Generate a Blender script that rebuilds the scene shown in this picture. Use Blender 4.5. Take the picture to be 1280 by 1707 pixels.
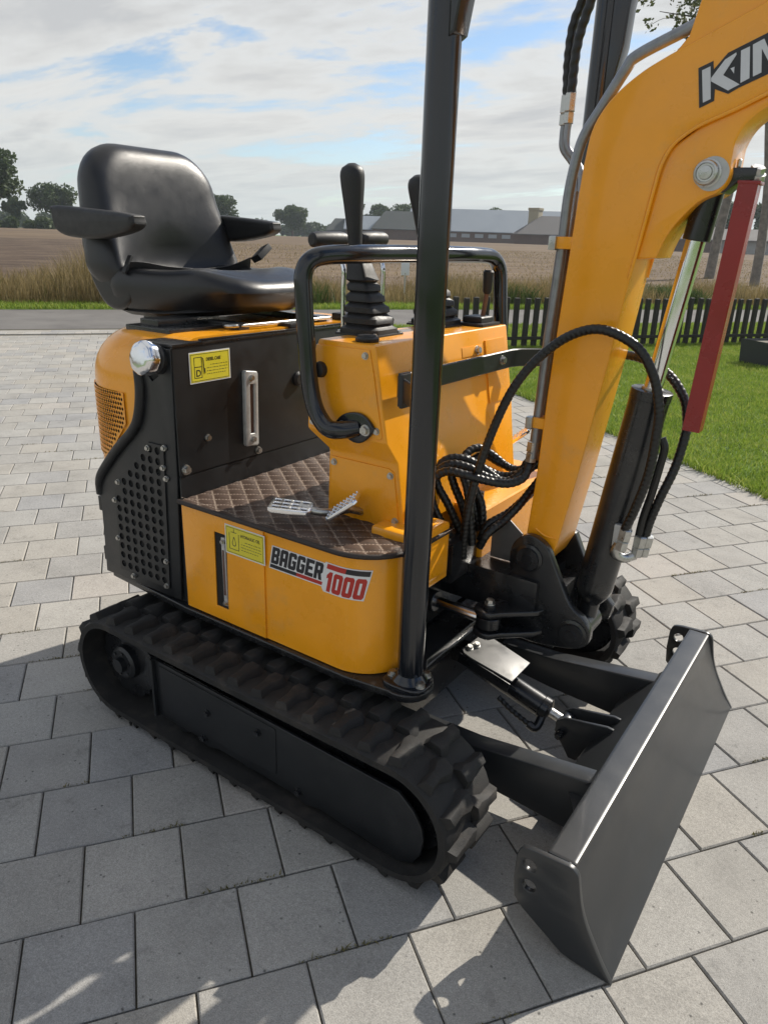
import bpy, bmesh, math, random
import numpy as np
from mathutils import Vector, Matrix
R = math.radians
scene = bpy.context.scene
for o in list(bpy.data.objects):
    bpy.data.objects.remove(o)
COL = scene.collection

# ------------------------------------------------------------------ camera
cam = bpy.data.cameras.new('camera'); cam.sensor_fit = 'HORIZONTAL'; cam.sensor_width = 36.0
cam.lens = 1217.7 / 1280.0 * 36.0; cam.clip_start = 0.02; cam.clip_end = 6000
camo = bpy.data.objects.new('camera', cam); COL.objects.link(camo)
rt, up, fw = Vector((0.817895, 0.574586, 0.029984)), Vector((-0.224831, 0.271197, 0.935897)), Vector((-0.529622, 0.772206, -0.350995))
camo.matrix_world = Matrix(((rt.x, up.x, -fw.x, 1.1757), (rt.y, up.y, -fw.y, -1.5588), (rt.z, up.z, -fw.z, 1.2597), (0, 0, 0, 1)))
scene.camera = camo

# ------------------------------------------------------------------ sky and sun
SUN_AZ, SUN_EL = R(75.5), R(38)
sdir = Vector((math.cos(SUN_AZ) * math.cos(SUN_EL), math.sin(SUN_AZ) * math.cos(SUN_EL), math.sin(SUN_EL)))
world = bpy.data.worlds.new('World'); scene.world = world; world.use_nodes = True
nt = world.node_tree; nt.nodes.clear()
def N(nt, t, **k):
    n = nt.nodes.new(t)
    for a, b in k.items():
        setattr(n, a, b)
    return n
def math_n(nt, op, a, b=None, clamp=False):
    n = N(nt, 'ShaderNodeMath', operation=op, use_clamp=clamp)
    for i, v in enumerate((a, b)):
        if v is None: continue
        if isinstance(v, (int, float)): n.inputs[i].default_value = v
        else: nt.links.new(v, n.inputs[i])
    return n.outputs[0]
def mix_n(nt, f, a, b, blend='MIX'):
    n = N(nt, 'ShaderNodeMix', data_type='RGBA', blend_type=blend)
    for i, v in ((0, f), (6, a), (7, b)):
        if isinstance(v, (int, float)): n.inputs[i].default_value = v
        elif isinstance(v, tuple): n.inputs[i].default_value = (v + (1,))[:4]
        else: nt.links.new(v, n.inputs[i])
    return n.outputs[2]
def ramp_n(nt, f, stops):
    n = N(nt, 'ShaderNodeValToRGB')
    e = n.color_ramp.elements
    while len(e) < len(stops): e.new(0.5)
    for el, (p, c) in zip(e, stops):
        el.position = p; el.color = (c, c, c, 1) if isinstance(c, (int, float)) else (tuple(c) + (1,))[:4]
    nt.links.new(f, n.inputs[0])
    return n.outputs[0]
sky = N(nt, 'ShaderNodeTexSky', sky_type='NISHITA', sun_disc=False, sun_elevation=SUN_EL)
sky.sun_rotation = math.pi / 2 - SUN_AZ
sky.air_density = 1.0; sky.dust_density = 0.35; sky.ozone_density = 2.5
tc = N(nt, 'ShaderNodeTexCoord')
sep = N(nt, 'ShaderNodeSeparateXYZ'); nt.links.new(tc.outputs['Generated'], sep.inputs[0])
zz = math_n(nt, 'ADD', math_n(nt, 'MAXIMUM', sep.outputs[2], 0.0), 0.10)
comb = N(nt, 'ShaderNodeCombineXYZ')
nt.links.new(math_n(nt, 'DIVIDE', sep.outputs[0], zz), comb.inputs[0]); nt.links.new(math_n(nt, 'DIVIDE', sep.outputs[1], zz), comb.inputs[1])
mp = N(nt, 'ShaderNodeMapping'); nt.links.new(comb.outputs[0], mp.inputs[0])
mp.inputs['Rotation'].default_value = (0, 0, R(25)); mp.inputs['Scale'].default_value = (0.55, 1.1, 1); mp.inputs['Location'].default_value = (3.3, 1.9, 0.0)
n1 = N(nt, 'ShaderNodeTexNoise'); n1.inputs['Scale'].default_value = 1.1; n1.inputs['Detail'].default_value = 9; n1.inputs['Roughness'].default_value = 0.58; n1.inputs['Distortion'].default_value = 0.5
nt.links.new(mp.outputs[0], n1.inputs['Vector'])
n2 = N(nt, 'ShaderNodeTexNoise'); n2.inputs['Scale'].default_value = 4.5; n2.inputs['Detail'].default_value = 6; n2.inputs['Roughness'].default_value = 0.6
nt.links.new(mp.outputs[0], n2.inputs['Vector'])
dens = math_n(nt, 'ADD', n1.outputs[0], math_n(nt, 'MULTIPLY', math_n(nt, 'SUBTRACT', n2.outputs[0], 0.5), 0.22))
cov = math_n(nt, 'MULTIPLY', ramp_n(nt, sep.outputs[2], [(0.0, 1.0), (0.13, 0.80), (0.24, 0.42), (0.50, 0.30), (0.90, 0.15)]), 0.15)
mask = ramp_n(nt, math_n(nt, 'ADD', math_n(nt, 'SUBTRACT', dens, 0.05), cov), [(0.42, 0.0), (0.465, 0.35), (0.52, 0.92), (0.62, 1.0)])
shade = ramp_n(nt, dens, [(0.38, (5.3, 5.5, 5.6)), (0.50, (5.9, 5.9, 5.75)), (0.66, (4.4, 4.5, 4.6))])
hz = ramp_n(nt, sep.outputs[2], [(0.0, 1.0), (0.13, 0.0)])
skyc = mix_n(nt, mask, sky.outputs[0], shade)
skyc = mix_n(nt, math_n(nt, 'MULTIPLY', hz, 0.7), skyc, (4.6, 5.1, 5.1))
bg = N(nt, 'ShaderNodeBackground'); bg.inputs['Strength'].default_value = 0.108
nt.links.new(skyc, bg.inputs[0])
wo = N(nt, 'ShaderNodeOutputWorld'); nt.links.new(bg.outputs[0], wo.inputs[0])
sl = bpy.data.lights.new('sun', 'SUN'); sl.energy = 4.8; sl.angle = R(0.55); sl.color = (1.0, 0.93, 0.82)
so = bpy.data.objects.new('sun', sl); COL.objects.link(so); so.rotation_euler = (-sdir).to_track_quat('-Z', 'Y').to_euler(); so.location = sdir * 30
vs = scene.view_settings; vs.view_transform = 'Standard'; vs.look = 'None'; vs.gamma = 1.0; vs.use_curve_mapping = False; vs.exposure = 0.30
scene.cycles.max_bounces = 6; scene.cycles.use_adaptive_sampling = True
try:
    scene.cycles.use_denoising = True
except Exception:
    pass

# ------------------------------------------------------------------ helpers
def ob(name, me, parent=None, mat=None, **props):
    o = bpy.data.objects.new(name, me); COL.objects.link(o)
    if parent is not None: o.parent = parent
    if mat is not None and me is not None and not me.materials: me.materials.append(mat)
    for k, v in props.items(): o[k] = v
    return o
def thing(name, label, cat, loc=(0, 0, 0), group=None, rotz=0):
    o = bpy.data.objects.new(name, None); COL.objects.link(o); o.location = loc; o.rotation_euler = (0, 0, rotz)
    o['label'] = label; o['category'] = cat
    if group: o['group'] = group
    o.empty_display_size = 0.1
    return o
def smooth(me, ang=35):
    me.polygons.foreach_set('use_smooth', [True] * len(me.polygons))
    try: me.set_sharp_from_angle(angle=R(ang))
    except Exception: pass
    return me
def pyd(name, v, f, sm=0):
    me = bpy.data.meshes.new(name); me.from_pydata([tuple(p) for p in v], [], f); me.update()
    if sm: smooth(me, sm)
    return me
def bm_mesh(name, bm, sm=0):
    me = bpy.data.meshes.new(name); bm.to_mesh(me); bm.free(); me.update()
    if sm: smooth(me, sm)
    return me
def box(name, lo, hi, bev=0.003, seg=2, M=None):
    bm = bmesh.new(); bmesh.ops.create_cube(bm, size=1)
    c = [(a + b) / 2 for a, b in zip(lo, hi)]; s = [abs(b - a) for a, b in zip(lo, hi)]
    for v in bm.verts: v.co = Vector((c[0] + v.co.x * s[0], c[1] + v.co.y * s[1], c[2] + v.co.z * s[2]))
    if bev > 0: bmesh.ops.bevel(bm, geom=bm.edges[:] , offset=min(bev, min(s) * .45), segments=seg, profile=.7, affect='EDGES')
    if M is not None: bmesh.ops.transform(bm, matrix=M, verts=bm.verts)
    return bm_mesh(name, bm, 40)
PL = {'xz': Matrix(((1, 0, 0, 0), (0, 0, -1, 0), (0, 1, 0, 0), (0, 0, 0, 1))),     # local x->X, y->Z, extrude -> -Y
      'yz': Matrix(((0, 0, 1, 0), (1, 0, 0, 0), (0, 1, 0, 0), (0, 0, 0, 1))),      # local x->Y, y->Z, extrude -> +X
      'xy': Matrix.Identity(4)}
def arc_pts(cx, cy, r, a0, a1, n=8):
    return [(cx + r * math.cos(R(a0 + (a1 - a0) * i / n)), cy + r * math.sin(R(a0 + (a1 - a0) * i / n))) for i in range(n + 1)]
def circ(cx, cy, r, n=16):
    return [(cx + r * math.cos(2 * math.pi * i / n), cy + r * math.sin(2 * math.pi * i / n)) for i in range(n)]
def smooth_poly(pts, n=4, closed=False):
    """Catmull-Rom through 2D or 3D points"""
    P = [Vector(p) for p in pts]; out = []; L = len(P)
    rng = range(L if closed else L - 1)
    for i in rng:
        p0 = P[(i - 1) % L] if closed or i > 0 else P[0] * 2 - P[1]
        p1, p2 = P[i], P[(i + 1) % L]
        p3 = P[(i + 2) % L] if closed or i + 2 < L else P[-1] * 2 - P[-2]
        for k in range(n):
            t = k / n
            out.append(0.5 * ((2 * p1) + (p2 - p0) * t + (2 * p0 - 5 * p1 + 4 * p2 - p3) * t * t + (3 * p1 - p0 - 3 * p2 + p3) * t ** 3))
    if not closed: out.append(P[-1])
    return out
def plate(name, outline, plane='xz', at=0.0, t=0.01, holes=(), bev=0.0, bres=2, M=None, sm=35):
    """flat sheet with real holes: filled 2D curve, centred on coordinate `at` of the plane's normal axis"""
    cu = bpy.data.curves.new(name, 'CURVE'); cu.dimensions = '2D'; cu.fill_mode = 'BOTH'
    bev = min(bev, t * 0.49)
    cu.extrude = t / 2 - bev; cu.bevel_depth = bev; cu.bevel_resolution = bres
    if bev: cu.offset = -bev
    for poly in [outline] + list(holes):
        s = cu.splines.new('POLY'); s.points.add(len(poly) - 1); s.use_cyclic_u = True
        for p, q in zip(s.points, poly): p.co = (q[0], q[1], 0, 1)
    tmp = bpy.data.objects.new('tmp', cu); COL.objects.link(tmp)
    me = bpy.data.meshes.new_from_object(tmp); bpy.data.objects.remove(tmp); bpy.data.curves.remove(cu)
    me.name = name
    off = {'xz': Vector((0, at, 0)), 'yz': Vector((at, 0, 0)), 'xy': Vector((0, 0, at))}[plane]
    T = Matrix.Translation(off) @ PL[plane]
    if M is not None: T = M @ T
    me.transform(T); me.materials.clear(); me.update()
    bm = bmesh.new(); bm.from_mesh(me); bmesh.ops.remove_doubles(bm, verts=bm.verts, dist=1e-5); bmesh.ops.recalc_face_normals(bm, faces=bm.faces); bm.to_mesh(me); bm.free()
    if sm: smooth(me, sm)
    return me
def text_mesh(name, s, size, M, ext=0.0002, bold=0.0, shear=0.0, sx=1.0, align='LEFT', spacing=1.0):
    cu = bpy.data.curves.new(name, 'FONT'); cu.body = s; cu.size = size; cu.extrude = ext; cu.offset = bold; cu.shear = shear; cu.align_x = align; cu.space_character = spacing
    tmp = bpy.data.objects.new('tmp', cu); COL.objects.link(tmp)
    me = bpy.data.meshes.new_from_object(tmp); bpy.data.objects.remove(tmp); bpy.data.curves.remove(cu)
    me.name = name; me.transform(M @ Matrix.Diagonal((sx, 1, 1, 1))); me.materials.clear(); me.update()
    return me
def frames(P):
    T = []
    for i in range(len(P)):
        a, b = P[max(i - 1, 0)], P[min(i + 1, len(P) - 1)]
        T.append((b - a).normalized())
    n = T[0].orthogonal().normalized(); out = []
    for i, t in enumerate(T):
        n = (n - t * n.dot(t))
        n = n.normalized() if n.length > 1e-6 else t.orthogonal().normalized()
        out.append((t, n, t.cross(n)))
    return out
def sweep(name, pts, rad, n=12, res=6, cap=True, helix=None, sm=50, smooth_path=True):
    """tube along points; rad number or f(s01, length); helix=(amp, pitch) gives the ribbed spiral wrap of a hose guard"""
    P = smooth_poly(pts, res) if smooth_path and len(pts) > 2 else [Vector(p) for p in pts]
    L = [0.0]
    for a, b in zip(P, P[1:]): L.append(L[-1] + (b - a).length)
    if helix:
        m = max(int(L[-1] / (helix[1] / 7)), 8); Q = []; j = 0
        for i in range(m + 1):
            s = L[-1] * i / m
            while j < len(L) - 2 and L[j + 1] < s: j += 1
            tt = (s - L[j]) / max(L[j + 1] - L[j], 1e-9); Q.append(P[j].lerp(P[j + 1], min(tt, 1)))
        P = Q; L = [L[-1] * i / m for i in range(m + 1)]
    F = frames(P); v = []; f = []
    for i, (p, (t, a, b)) in enumerate(zip(P, F)):
        r0 = rad(L[i] / L[-1]) if callable(rad) else rad
        for k in range(n):
            th = 2 * math.pi * k / n; r = r0
            if helix:
                c = math.cos(2 * math.pi * L[i] / helix[1] - th); r = r0 * (1 + helix[0] * (abs(c) ** 0.6 * (1 if c > 0 else -1)))
            v.append(p + (a * math.cos(th) + b * math.sin(th)) * r)
    for i in range(len(P) - 1):
        for k in range(n):
            f.append((i * n + k, i * n + (k + 1) % n, (i + 1) * n + (k + 1) % n, (i + 1) * n + k))
    if cap:
        f.append(tuple(reversed(range(n)))); f.append(tuple(range((len(P) - 1) * n, len(P) * n)))
    return pyd(name, v, f, sm)
def lathe(name, prof, origin, axis, n=24, rfun=None, sm=35):
    """profile [(radius, height)] turned round an axis"""
    t = Vector(axis).normalized(); a = t.orthogonal().normalized(); b = t.cross(a); o = Vector(origin); v = []; f = []
    for r, h in prof:
        for k in range(n):
            th = 2 * math.pi * k / n; rr = r * (rfun(th) if rfun else 1)
            v.append(o + t * h + (a * math.cos(th) + b * math.sin(th)) * rr)
    for i in range(len(prof) - 1):
        for k in range(n):
            f.append((i * n + k, i * n + (k + 1) % n, (i + 1) * n + (k + 1) % n, (i + 1) * n + k))
    f.append(tuple(reversed(range(n)))); f.append(tuple(range((len(prof) - 1) * n, len(prof) * n)))
    return pyd(name, v, f, sm)
def cyl(name, p0, p1, r, n=20, bev=0.0015, sm=35):
    p0, p1 = Vector(p0), Vector(p1); L = (p1 - p0).length; bev = min(bev, r * .4, L * .4)
    return lathe(name, [(r - bev, 0), (r, bev), (r, L - bev), (r - bev, L)], p0, p1 - p0, n, sm=sm)

# ------------------------------------------------------------------ materials
def material(name, col, rough=0.5, metal=0.0, var=0.08, vs=14.0, bump=0.0, bs=300.0, coat=0.0, spec=0.5, rvar=0.12, coords='Object', speck=0.0):
    m = bpy.data.materials.new(name); m.use_nodes = True; t = m.node_tree; p = t.nodes['Principled BSDF']
    c = N(t, 'ShaderNodeTexCoord'); src = c.outputs['Object']
    if coords == 'World':
        g = N(t, 'ShaderNodeNewGeometry'); src = g.outputs['Position']
    a = N(t, 'ShaderNodeTexNoise'); a.inputs['Scale'].default_value = vs; a.inputs['Detail'].default_value = 6; a.inputs['Roughness'].default_value = .62; t.links.new(src, a.inputs['Vector'])
    k = ramp_n(t, a.outputs[0], [(0.25, 1 - var * 1.6), (0.75, 1 + var)])
    cc = mix_n(t, 1.0, tuple(col), k, 'MULTIPLY')
    if speck:
        b2 = N(t, 'ShaderNodeTexNoise'); b2.inputs['Scale'].default_value = bs * .7; b2.inputs['Detail'].default_value = 2; t.links.new(src, b2.inputs['Vector'])
        cc = mix_n(t, 1.0, cc, ramp_n(t, b2.outputs[0], [(0.3, 1 - speck), (0.5, 1.0), (0.72, 1 + speck)]), 'MULTIPLY')
    t.links.new(cc, p.inputs['Base Color'])
    p.inputs['Metallic'].default_value = metal; p.inputs['Specular IOR Level'].default_value = spec
    rr = ramp_n(t, a.outputs[0], [(0.3, max(rough - rvar, 0.02)), (0.7, min(rough + rvar, 1))]); t.links.new(rr, p.inputs['Roughness'])
    if coat: p.inputs['Coat Weight'].default_value = coat; p.inputs['Coat Roughness'].default_value = 0.08
    if bump:
        b = N(t, 'ShaderNodeTexNoise'); b.inputs['Scale'].default_value = bs; b.inputs['Detail'].default_value = 4; t.links.new(src, b.inputs['Vector'])
        bn = N(t, 'ShaderNodeBump'); bn.inputs['Strength'].default_value = bump; bn.inputs['Distance'].default_value = 0.002; t.links.new(b.outputs[0], bn.inputs['Height']); t.links.new(bn.outputs[0], p.inputs['Normal'])
    return m
M = {}
M['yellow'] = material('yellow_paint', (0.92, 0.370, 0.010), .30, 0, .05, 9, bump=.06, bs=420, coat=.35)
M['black'] = material('black_gloss_paint', (0.011, 0.012, 0.014), .30, 0, .2, 12, bump=.08, bs=500, coat=.3)
M['panel'] = material('black_panel_paint', (0.012, 0.0135, 0.0155), .40, 0, .2, 7, bump=.12, bs=700)
M['blade'] = material('dark_steel_paint', (0.028, 0.030, 0.032), .34, 0.0, .08, 10, bump=.03, bs=350, coat=.1, rvar=.03)
M['tubeblack'] = material('black_tube_paint', (0.010, 0.012, 0.016), .17, 0, .15, 10, bump=.05, bs=500, coat=.3)
M['rubber'] = material('track_rubber', (0.014, 0.0135, 0.013), .75, 0, .35, 30, bump=.35, bs=350, rvar=.1)
def add_dust(m, col, lo, hi, scale=16):
    t = m.node_tree; p = t.nodes['Principled BSDF']; g = N(t, 'ShaderNodeNewGeometry'); src = p.inputs['Base Color'].links[0].from_socket
    a = N(t, 'ShaderNodeTexNoise'); a.inputs['Scale'].default_value = scale; a.inputs['Detail'].default_value = 7; a.inputs['Roughness'].default_value = .7; t.links.new(g.outputs['Position'], a.inputs['Vector'])
    f = ramp_n(t, a.outputs[0], [(lo, 0.0), (hi, 1.0)]); t.links.new(mix_n(t, f, src, col), p.inputs['Base Color'])
add_dust(M['rubber'], (0.085, 0.070, 0.056), .52, 1.0, 11)
M['hose'] = material('hose_guard_plastic', (0.010, 0.010, 0.010), .36, 0, .2, 60, bump=.05)
M['plastic'] = material('black_plastic', (0.014, 0.014, 0.015), .5, 0, .2, 40, bump=.2, bs=900)
M['vinyl'] = material('seat_vinyl', (0.013, 0.013, 0.0145), .34, 0, .10, 18, bump=.22, bs=650, rvar=.06)
M['chrome'] = material('chrome', (0.82, 0.83, 0.85), .16, 1, .04, 20, rvar=.05)
M['zinc'] = material('zinc_steel', (0.52, 0.52, 0.50), .34, 1, .15, 90, bump=.1)
M['alu'] = material('cast_aluminium', (0.50, 0.50, 0.49), .45, .35, .12, 60, bump=.15)
M['pipe'] = material('grey_steel_pipe', (0.28, 0.29, 0.31), .38, .7, .15, 40)
M['greyplate'] = material('grey_painted_plate', (0.13, 0.13, 0.127), .42, .1, .1, 30, bump=.08)
M['red'] = material('dark_red_paint', (0.27, 0.014, 0.013), .30, 0, .1, 14, bump=.06, coat=.1)
M['stick_y'] = material('sticker_yellow', (0.72, 0.62, 0.045), .35, 0, .03, 30)
M['white'] = material('print_white', (0.72, 0.72, 0.72), .4, 0, .03, 30)
M['ink'] = material('print_black', (0.02, 0.02, 0.024), .4, 0, .03, 30)
M['inkred'] = material('print_red', (0.45, 0.03, 0.02), .4, 0, .06, 40)
M['silverprint'] = material('print_silver', (0.62, 0.63, 0.66), .4, .0, .05, 30)
M['wood'] = material('brown_lever_rod', (0.20, 0.10, 0.06), .45, .2, .2, 60)
M['glass'] = material('gauge_glass', (0.13, 0.075, 0.06), .12, 0, .2, 60)
M['dark'] = material('dark_interior', (0.010, 0.010, 0.010), .8, 0, .2, 20)
M['orange'] = material('orange_lamp', (0.55, 0.25, 0.08), .4)

add_dust(M['blade'], (0.06, 0.06, 0.058), .55, 1.4, 5)
add_dust(M['black'], (0.07, 0.065, 0.058), .52, 1.25, 11)
add_dust(M['panel'], (0.045, 0.045, 0.045), .55, 1.4, 8)
add_dust(M['yellow'], (0.60, 0.33, 0.12), .55, 1.25, 7)

# ------------------------------------------------------------------ site frame (paving grid): x along the road, y away from the camera
SA = R(53.6); TIP = (1.340813, -0.301288)
SITE = Matrix.Translation((1, 0, 0)) @ Matrix.Rotation(SA, 4, 'Z') @ Matrix.Translation((-TIP[0], -TIP[1], 0))
def site(x, y, z=0.0): return SITE @ Vector((x, y, z))
def project(p):
    d = Vector(p) - camo.matrix_world.translation; z = d.dot(fw)
    return (640 + 1217.7 * d.dot(rt) / z, 853.5 - 1217.7 * d.dot(up) / z, z)

# pavement bed
rng = random.Random(7)
X0, X1, Y0, Y1 = -12.0, 3.42, -7.0, 8.75
bed = pyd('pavement', [(-12, -7, -.012), (3.42, -7, -.012), (3.42, 9.5, -.012), (-12, 9.5, -.012)], [(0, 1, 2, 3)])
M['joint'] = material('joint_sand', (0.15, 0.135, 0.105), .95, 0, .4, 60, bump=.5, bs=300, coords='World')
pav = ob('pavement', bed, None, M['joint'], kind='structure'); pav.matrix_world = SITE
# paver material: tone attribute per stone + fine aggregate speckle
pm = bpy.data.materials.new('concrete_paver'); pm.use_nodes = True; t = pm.node_tree; p = t.nodes['Principled BSDF']
at = N(t, 'ShaderNodeAttribute', attribute_name='tone'); ge = N(t, 'ShaderNodeNewGeometry')
def nz(t, src, scale, det=4, rough=.6):
    n = N(t, 'ShaderNodeTexNoise'); n.inputs['Scale'].default_value = scale; n.inputs['Detail'].default_value = det; n.inputs['Roughness'].default_value = rough; t.links.new(src, n.inputs['Vector']); return n.outputs[0]
base = ramp_n(t, at.outputs['Fac'], [(0.0, (0.280, 0.278, 0.274)), (0.30, (0.306, 0.294, 0.270)), (0.50, (0.330, 0.312, 0.280)), (0.70, (0.312, 0.305, 0.287)), (0.90, (0.355, 0.342, 0.316)), (1.0, (0.35, 0.300, 0.262))])
big = ramp_n(t, nz(t, ge.outputs['Position'], 4.2, 7, .7), [(0.25, 0.78), (0.5, 1.0), (0.75, 1.13)])
fine = ramp_n(t, nz(t, ge.outputs['Position'], 420, 3), [(0.30, 0.74), (0.5, 1.0), (0.70, 1.24)])
mid = ramp_n(t, nz(t, ge.outputs['Position'], 120, 5, .75), [(0.28, 0.80), (0.5, 1.0), (0.72, 1.16)])
stain = ramp_n(t, nz(t, ge.outputs['Position'], 9.0, 6, .75), [(0.30, 0.74), (0.42, 1.0), (0.75, 1.06)])
vo2 = N(t, 'ShaderNodeTexVoronoi', feature='F1'); vo2.inputs['Scale'].default_value = 70; t.links.new(ge.outputs['Position'], vo2.inputs['Vector'])
light = ramp_n(t, vo2.outputs['Distance'], [(0.05, 1.30), (0.12, 1.0)])
vor = N(t, 'ShaderNodeTexVoronoi', feature='F1'); vor.inputs['Scale'].default_value = 46; vor.inputs['Randomness'].default_value = 1; t.links.new(ge.outputs['Position'], vor.inputs['Vector'])
pit = ramp_n(t, vor.outputs['Distance'], [(0.06, 0.35), (0.17, 1.0)])
pitsel = ramp_n(t, nz(t, ge.outputs['Position'], 31, 2), [(0.53, 1.0), (0.60, 0.0)])
pit = math_n(t, 'MAXIMUM', pit, pitsel)
c = mix_n(t, 1.0, base, big, 'MULTIPLY'); c = mix_n(t, 1.0, c, fine, 'MULTIPLY'); c = mix_n(t, 1.0, c, mid, 'MULTIPLY'); c = mix_n(t, 1.0, c, pit, 'MULTIPLY'); c = mix_n(t, 1.0, c, stain, 'MULTIPLY'); c = mix_n(t, 1.0, c, light, 'MULTIPLY')
t.links.new(c, p.inputs['Base Color']); p.inputs['Roughness'].default_value = .88; p.inputs['Specular IOR Level'].default_value = .3
bn = N(t, 'ShaderNodeBump'); bn.inputs['Strength'].default_value = .5; bn.inputs['Distance'].default_value = .0015
t.links.new(math_n(t, 'MULTIPLY', fine, pit), bn.inputs['Height']); t.links.new(bn.outputs[0], p.inputs['Normal'])
M['paver'] = pm
PU, PV = 0.2, 0.2 * 1.01958
def stone(w, d, h=.06, j=.0017, ch=.0030):
    x, y = w / 2 - j, d / 2 - j; v = []
    for zc, k in ((0, ch), (-ch, 0), (-h, 0)):
        v += [(-x + k, -y + k, zc), (x - k, -y + k, zc), (x - k, y - k, zc), (-x + k, y - k, zc)]
    f = [(0, 1, 2, 3)]
    for a in (0, 4):
        for k in range(4): f.append((a + k, a + 4 + k, a + 4 + (k + 1) % 4, a + (k + 1) % 4))
    return v, f
stones = []
r = int(-Y1 / PV) - 1
for row in range(-43, 35):                        # row between grid lines v=row and v=row+1 ; y = -(row+.5)*PV
    yc = -(row + .5) * PV
    if yc > Y1 or yc < Y0: continue
    offs = 0 if row % 2 == 0 else .5
    for col in range(-60, 19):
        xa, xb = (col + offs) * PU, (col + 1 + offs) * PU
        if xb > X1 + 1e-6:
            if X1 - xa < .03: continue
            xb = X1
        stones.append(((xa + xb) / 2, yc, xb - xa, PV))
        if xb - xa < .2 - 1e-6: break
for col in range(-60, 18):                       # two header courses along the road
    for q in range(2):
        stones.append(((col + .5 * q) * PU, 8.75 + .1 + (.19 + .18 * q), PU, .36 if 0 else .185))
def visible_area(s):
    pts = []
    for dx, dy in ((-.5, -.5), (.5, -.5), (.5, .5), (-.5, .5)):
        q = project(site(s[0] + dx * s[2], s[1] + dy * s[3]))
        if q[2] < .2: return -1
        pts.append(q)
    cx = sum(q[0] for q in pts) / 4; cy = sum(q[1] for q in pts) / 4
    if not (-30 < cx < 1310 and 400 < cy < 1760): return -1
    w = site(s[0], s[1])
    if -.38 < w.x < .45 and -.35 < w.y < .4: return -1             # wholly under the machine
    return abs(sum(pts[i][0] * pts[(i + 1) % 4][1] - pts[(i + 1) % 4][0] * pts[i][1] for i in range(4))) / 2
order = sorted(range(len(stones)), key=lambda i: -visible_area(stones[i]))
NT = 14; tone_mesh = {}
def tone_of(): 
    a = rng.random()
    return rng.choice([0, 1, 2, 3, 3, 4, 5, 6, 6, 7, 8, 9, 9, 10, 11, 12] if a > .01 else [13])
mv, mf, mt = [], [], []
for rank, i in enumerate(order):
    x, y, w, d = stones[i]; tn = tone_of(); dz = rng.uniform(-.0012, .0008); rz = rng.uniform(-.004, .004)
    if rank < 300 and w > .19 and d > .19:
        if tn not in tone_mesh:
            v, f = stone(PU, PV); me = pyd('paver', v, f); a = me.attributes.new('tone', 'FLOAT', 'FACE'); a.data.foreach_set('value', [tn / (NT - 1)] * len(f)); me.materials.append(pm); tone_mesh[tn] = me
        o = ob('paver', tone_mesh[tn], pav); o.location = (x, y, dz); o.rotation_euler = (rng.uniform(-.003, .003), rng.uniform(-.003, .003), rz)
    else:
        v, f = stone(w, d, .02); b = len(mv)
        mv += [(a[0] + x, a[1] + y, a[2] + dz) for a in v]; mf += [tuple(k + b for k in q) for q in f]; mt += [tn / (NT - 1)] * len(f)
me = pyd('paver_rest', mv, mf); a = me.attributes.new('tone', 'FLOAT', 'FACE'); a.data.foreach_set('value', mt)
ob('paver_rest', me, pav, pm, kind='stuff')

# terrain, road, lawn, field
def ground_mat(name, cols, scale, rough=.95, stretch=None, fine=60, bump=.6, bdist=.02):
    m = bpy.data.materials.new(name); m.use_nodes = True; t = m.node_tree; p = t.nodes['Principled BSDF']
    tc = N(t, 'ShaderNodeTexCoord'); mp = N(t, 'ShaderNodeMapping'); t.links.new(tc.outputs['Object'], mp.inputs[0])
    if stretch: mp.inputs['Scale'].default_value = stretch
    a = nz(t, mp.outputs[0], scale, 8, .65); b = nz(t, mp.outputs[0], fine, 4, .6)
    s = math_n(t, 'ADD', math_n(t, 'MULTIPLY', a, .65), math_n(t, 'MULTIPLY', b, .35))
    n = len(cols); cc = ramp_n(t, s, [(.32 + .36 * i / (n - 1), cols[i]) for i in range(n)])
    t.links.new(cc, p.inputs['Base Color']); p.inputs['Roughness'].default_value = rough; p.inputs['Specular IOR Level'].default_value = .2
    bn = N(t, 'ShaderNodeBump'); bn.inputs['Strength'].default_value = bump; bn.inputs['Distance'].default_value = bdist; t.links.new(s, bn.inputs['Height']); t.links.new(bn.outputs[0], p.inputs['Normal'])
    return m
M['soil'] = ground_mat('grass_soil', [(.055, .10, .016), (.10, .165, .030), (.14, .21, .045)], 3, fine=40)
M['road'] = ground_mat('road_asphalt', [(.105, .100, .096), (.150, .143, .136), (.185, .178, .168)], 1.2, rough=.9, fine=180, bump=.3, bdist=.004)
M['field'] = ground_mat('stubble_field', [(.060, .040, .026), (.135, .096, .062), (.215, .160, .100)], .35, stretch=(.18, 1.6, 1), fine=5, bump=.8, bdist=.05)
M['plough'] = ground_mat('ploughed_soil', [(.035, .023, .016), (.085, .059, .041), (.165, .12, .085)], .9, stretch=(.6, 1.3, 1), fine=9, bump=1, bdist=.08)
def gz(y):
    return 0.0 if y < 15 else 1.05 * min((y - 15) / 90.0, 1.0)
def strip(name, xs, ys, z, mat, kind='structure'):
    v = []; f = []
    for y in ys:
        for x in xs: v.append((x, y, z + gz(y)))
    n = len(xs)
    for j in range(len(ys) - 1):
        for i in range(n - 1): f.append((j * n + i, j * n + i + 1, (j + 1) * n + i + 1, (j + 1) * n + i))
    o = ob(name, pyd(name, v, f, 60), None, mat, kind=kind); o.matrix_world = SITE; return o
strip('ground', [-2500, -400, -60, 0, 60, 400, 2500], [-400, -60, 9, 15, 60, 105, 400, 2500], -.03, M['soil'])
strip('lawn', [3.425, 8, 14, 40], [-3, 3, 9.42], -.018, M['soil'])
strip('road', [-300, -20, 0, 20, 300], [9.5, 10.8, 12.2], -.008, M['road'])
strip('verge', [-300, -20, 0, 20, 300], [12.2, 14.6], -.006, M['soil'])
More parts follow.
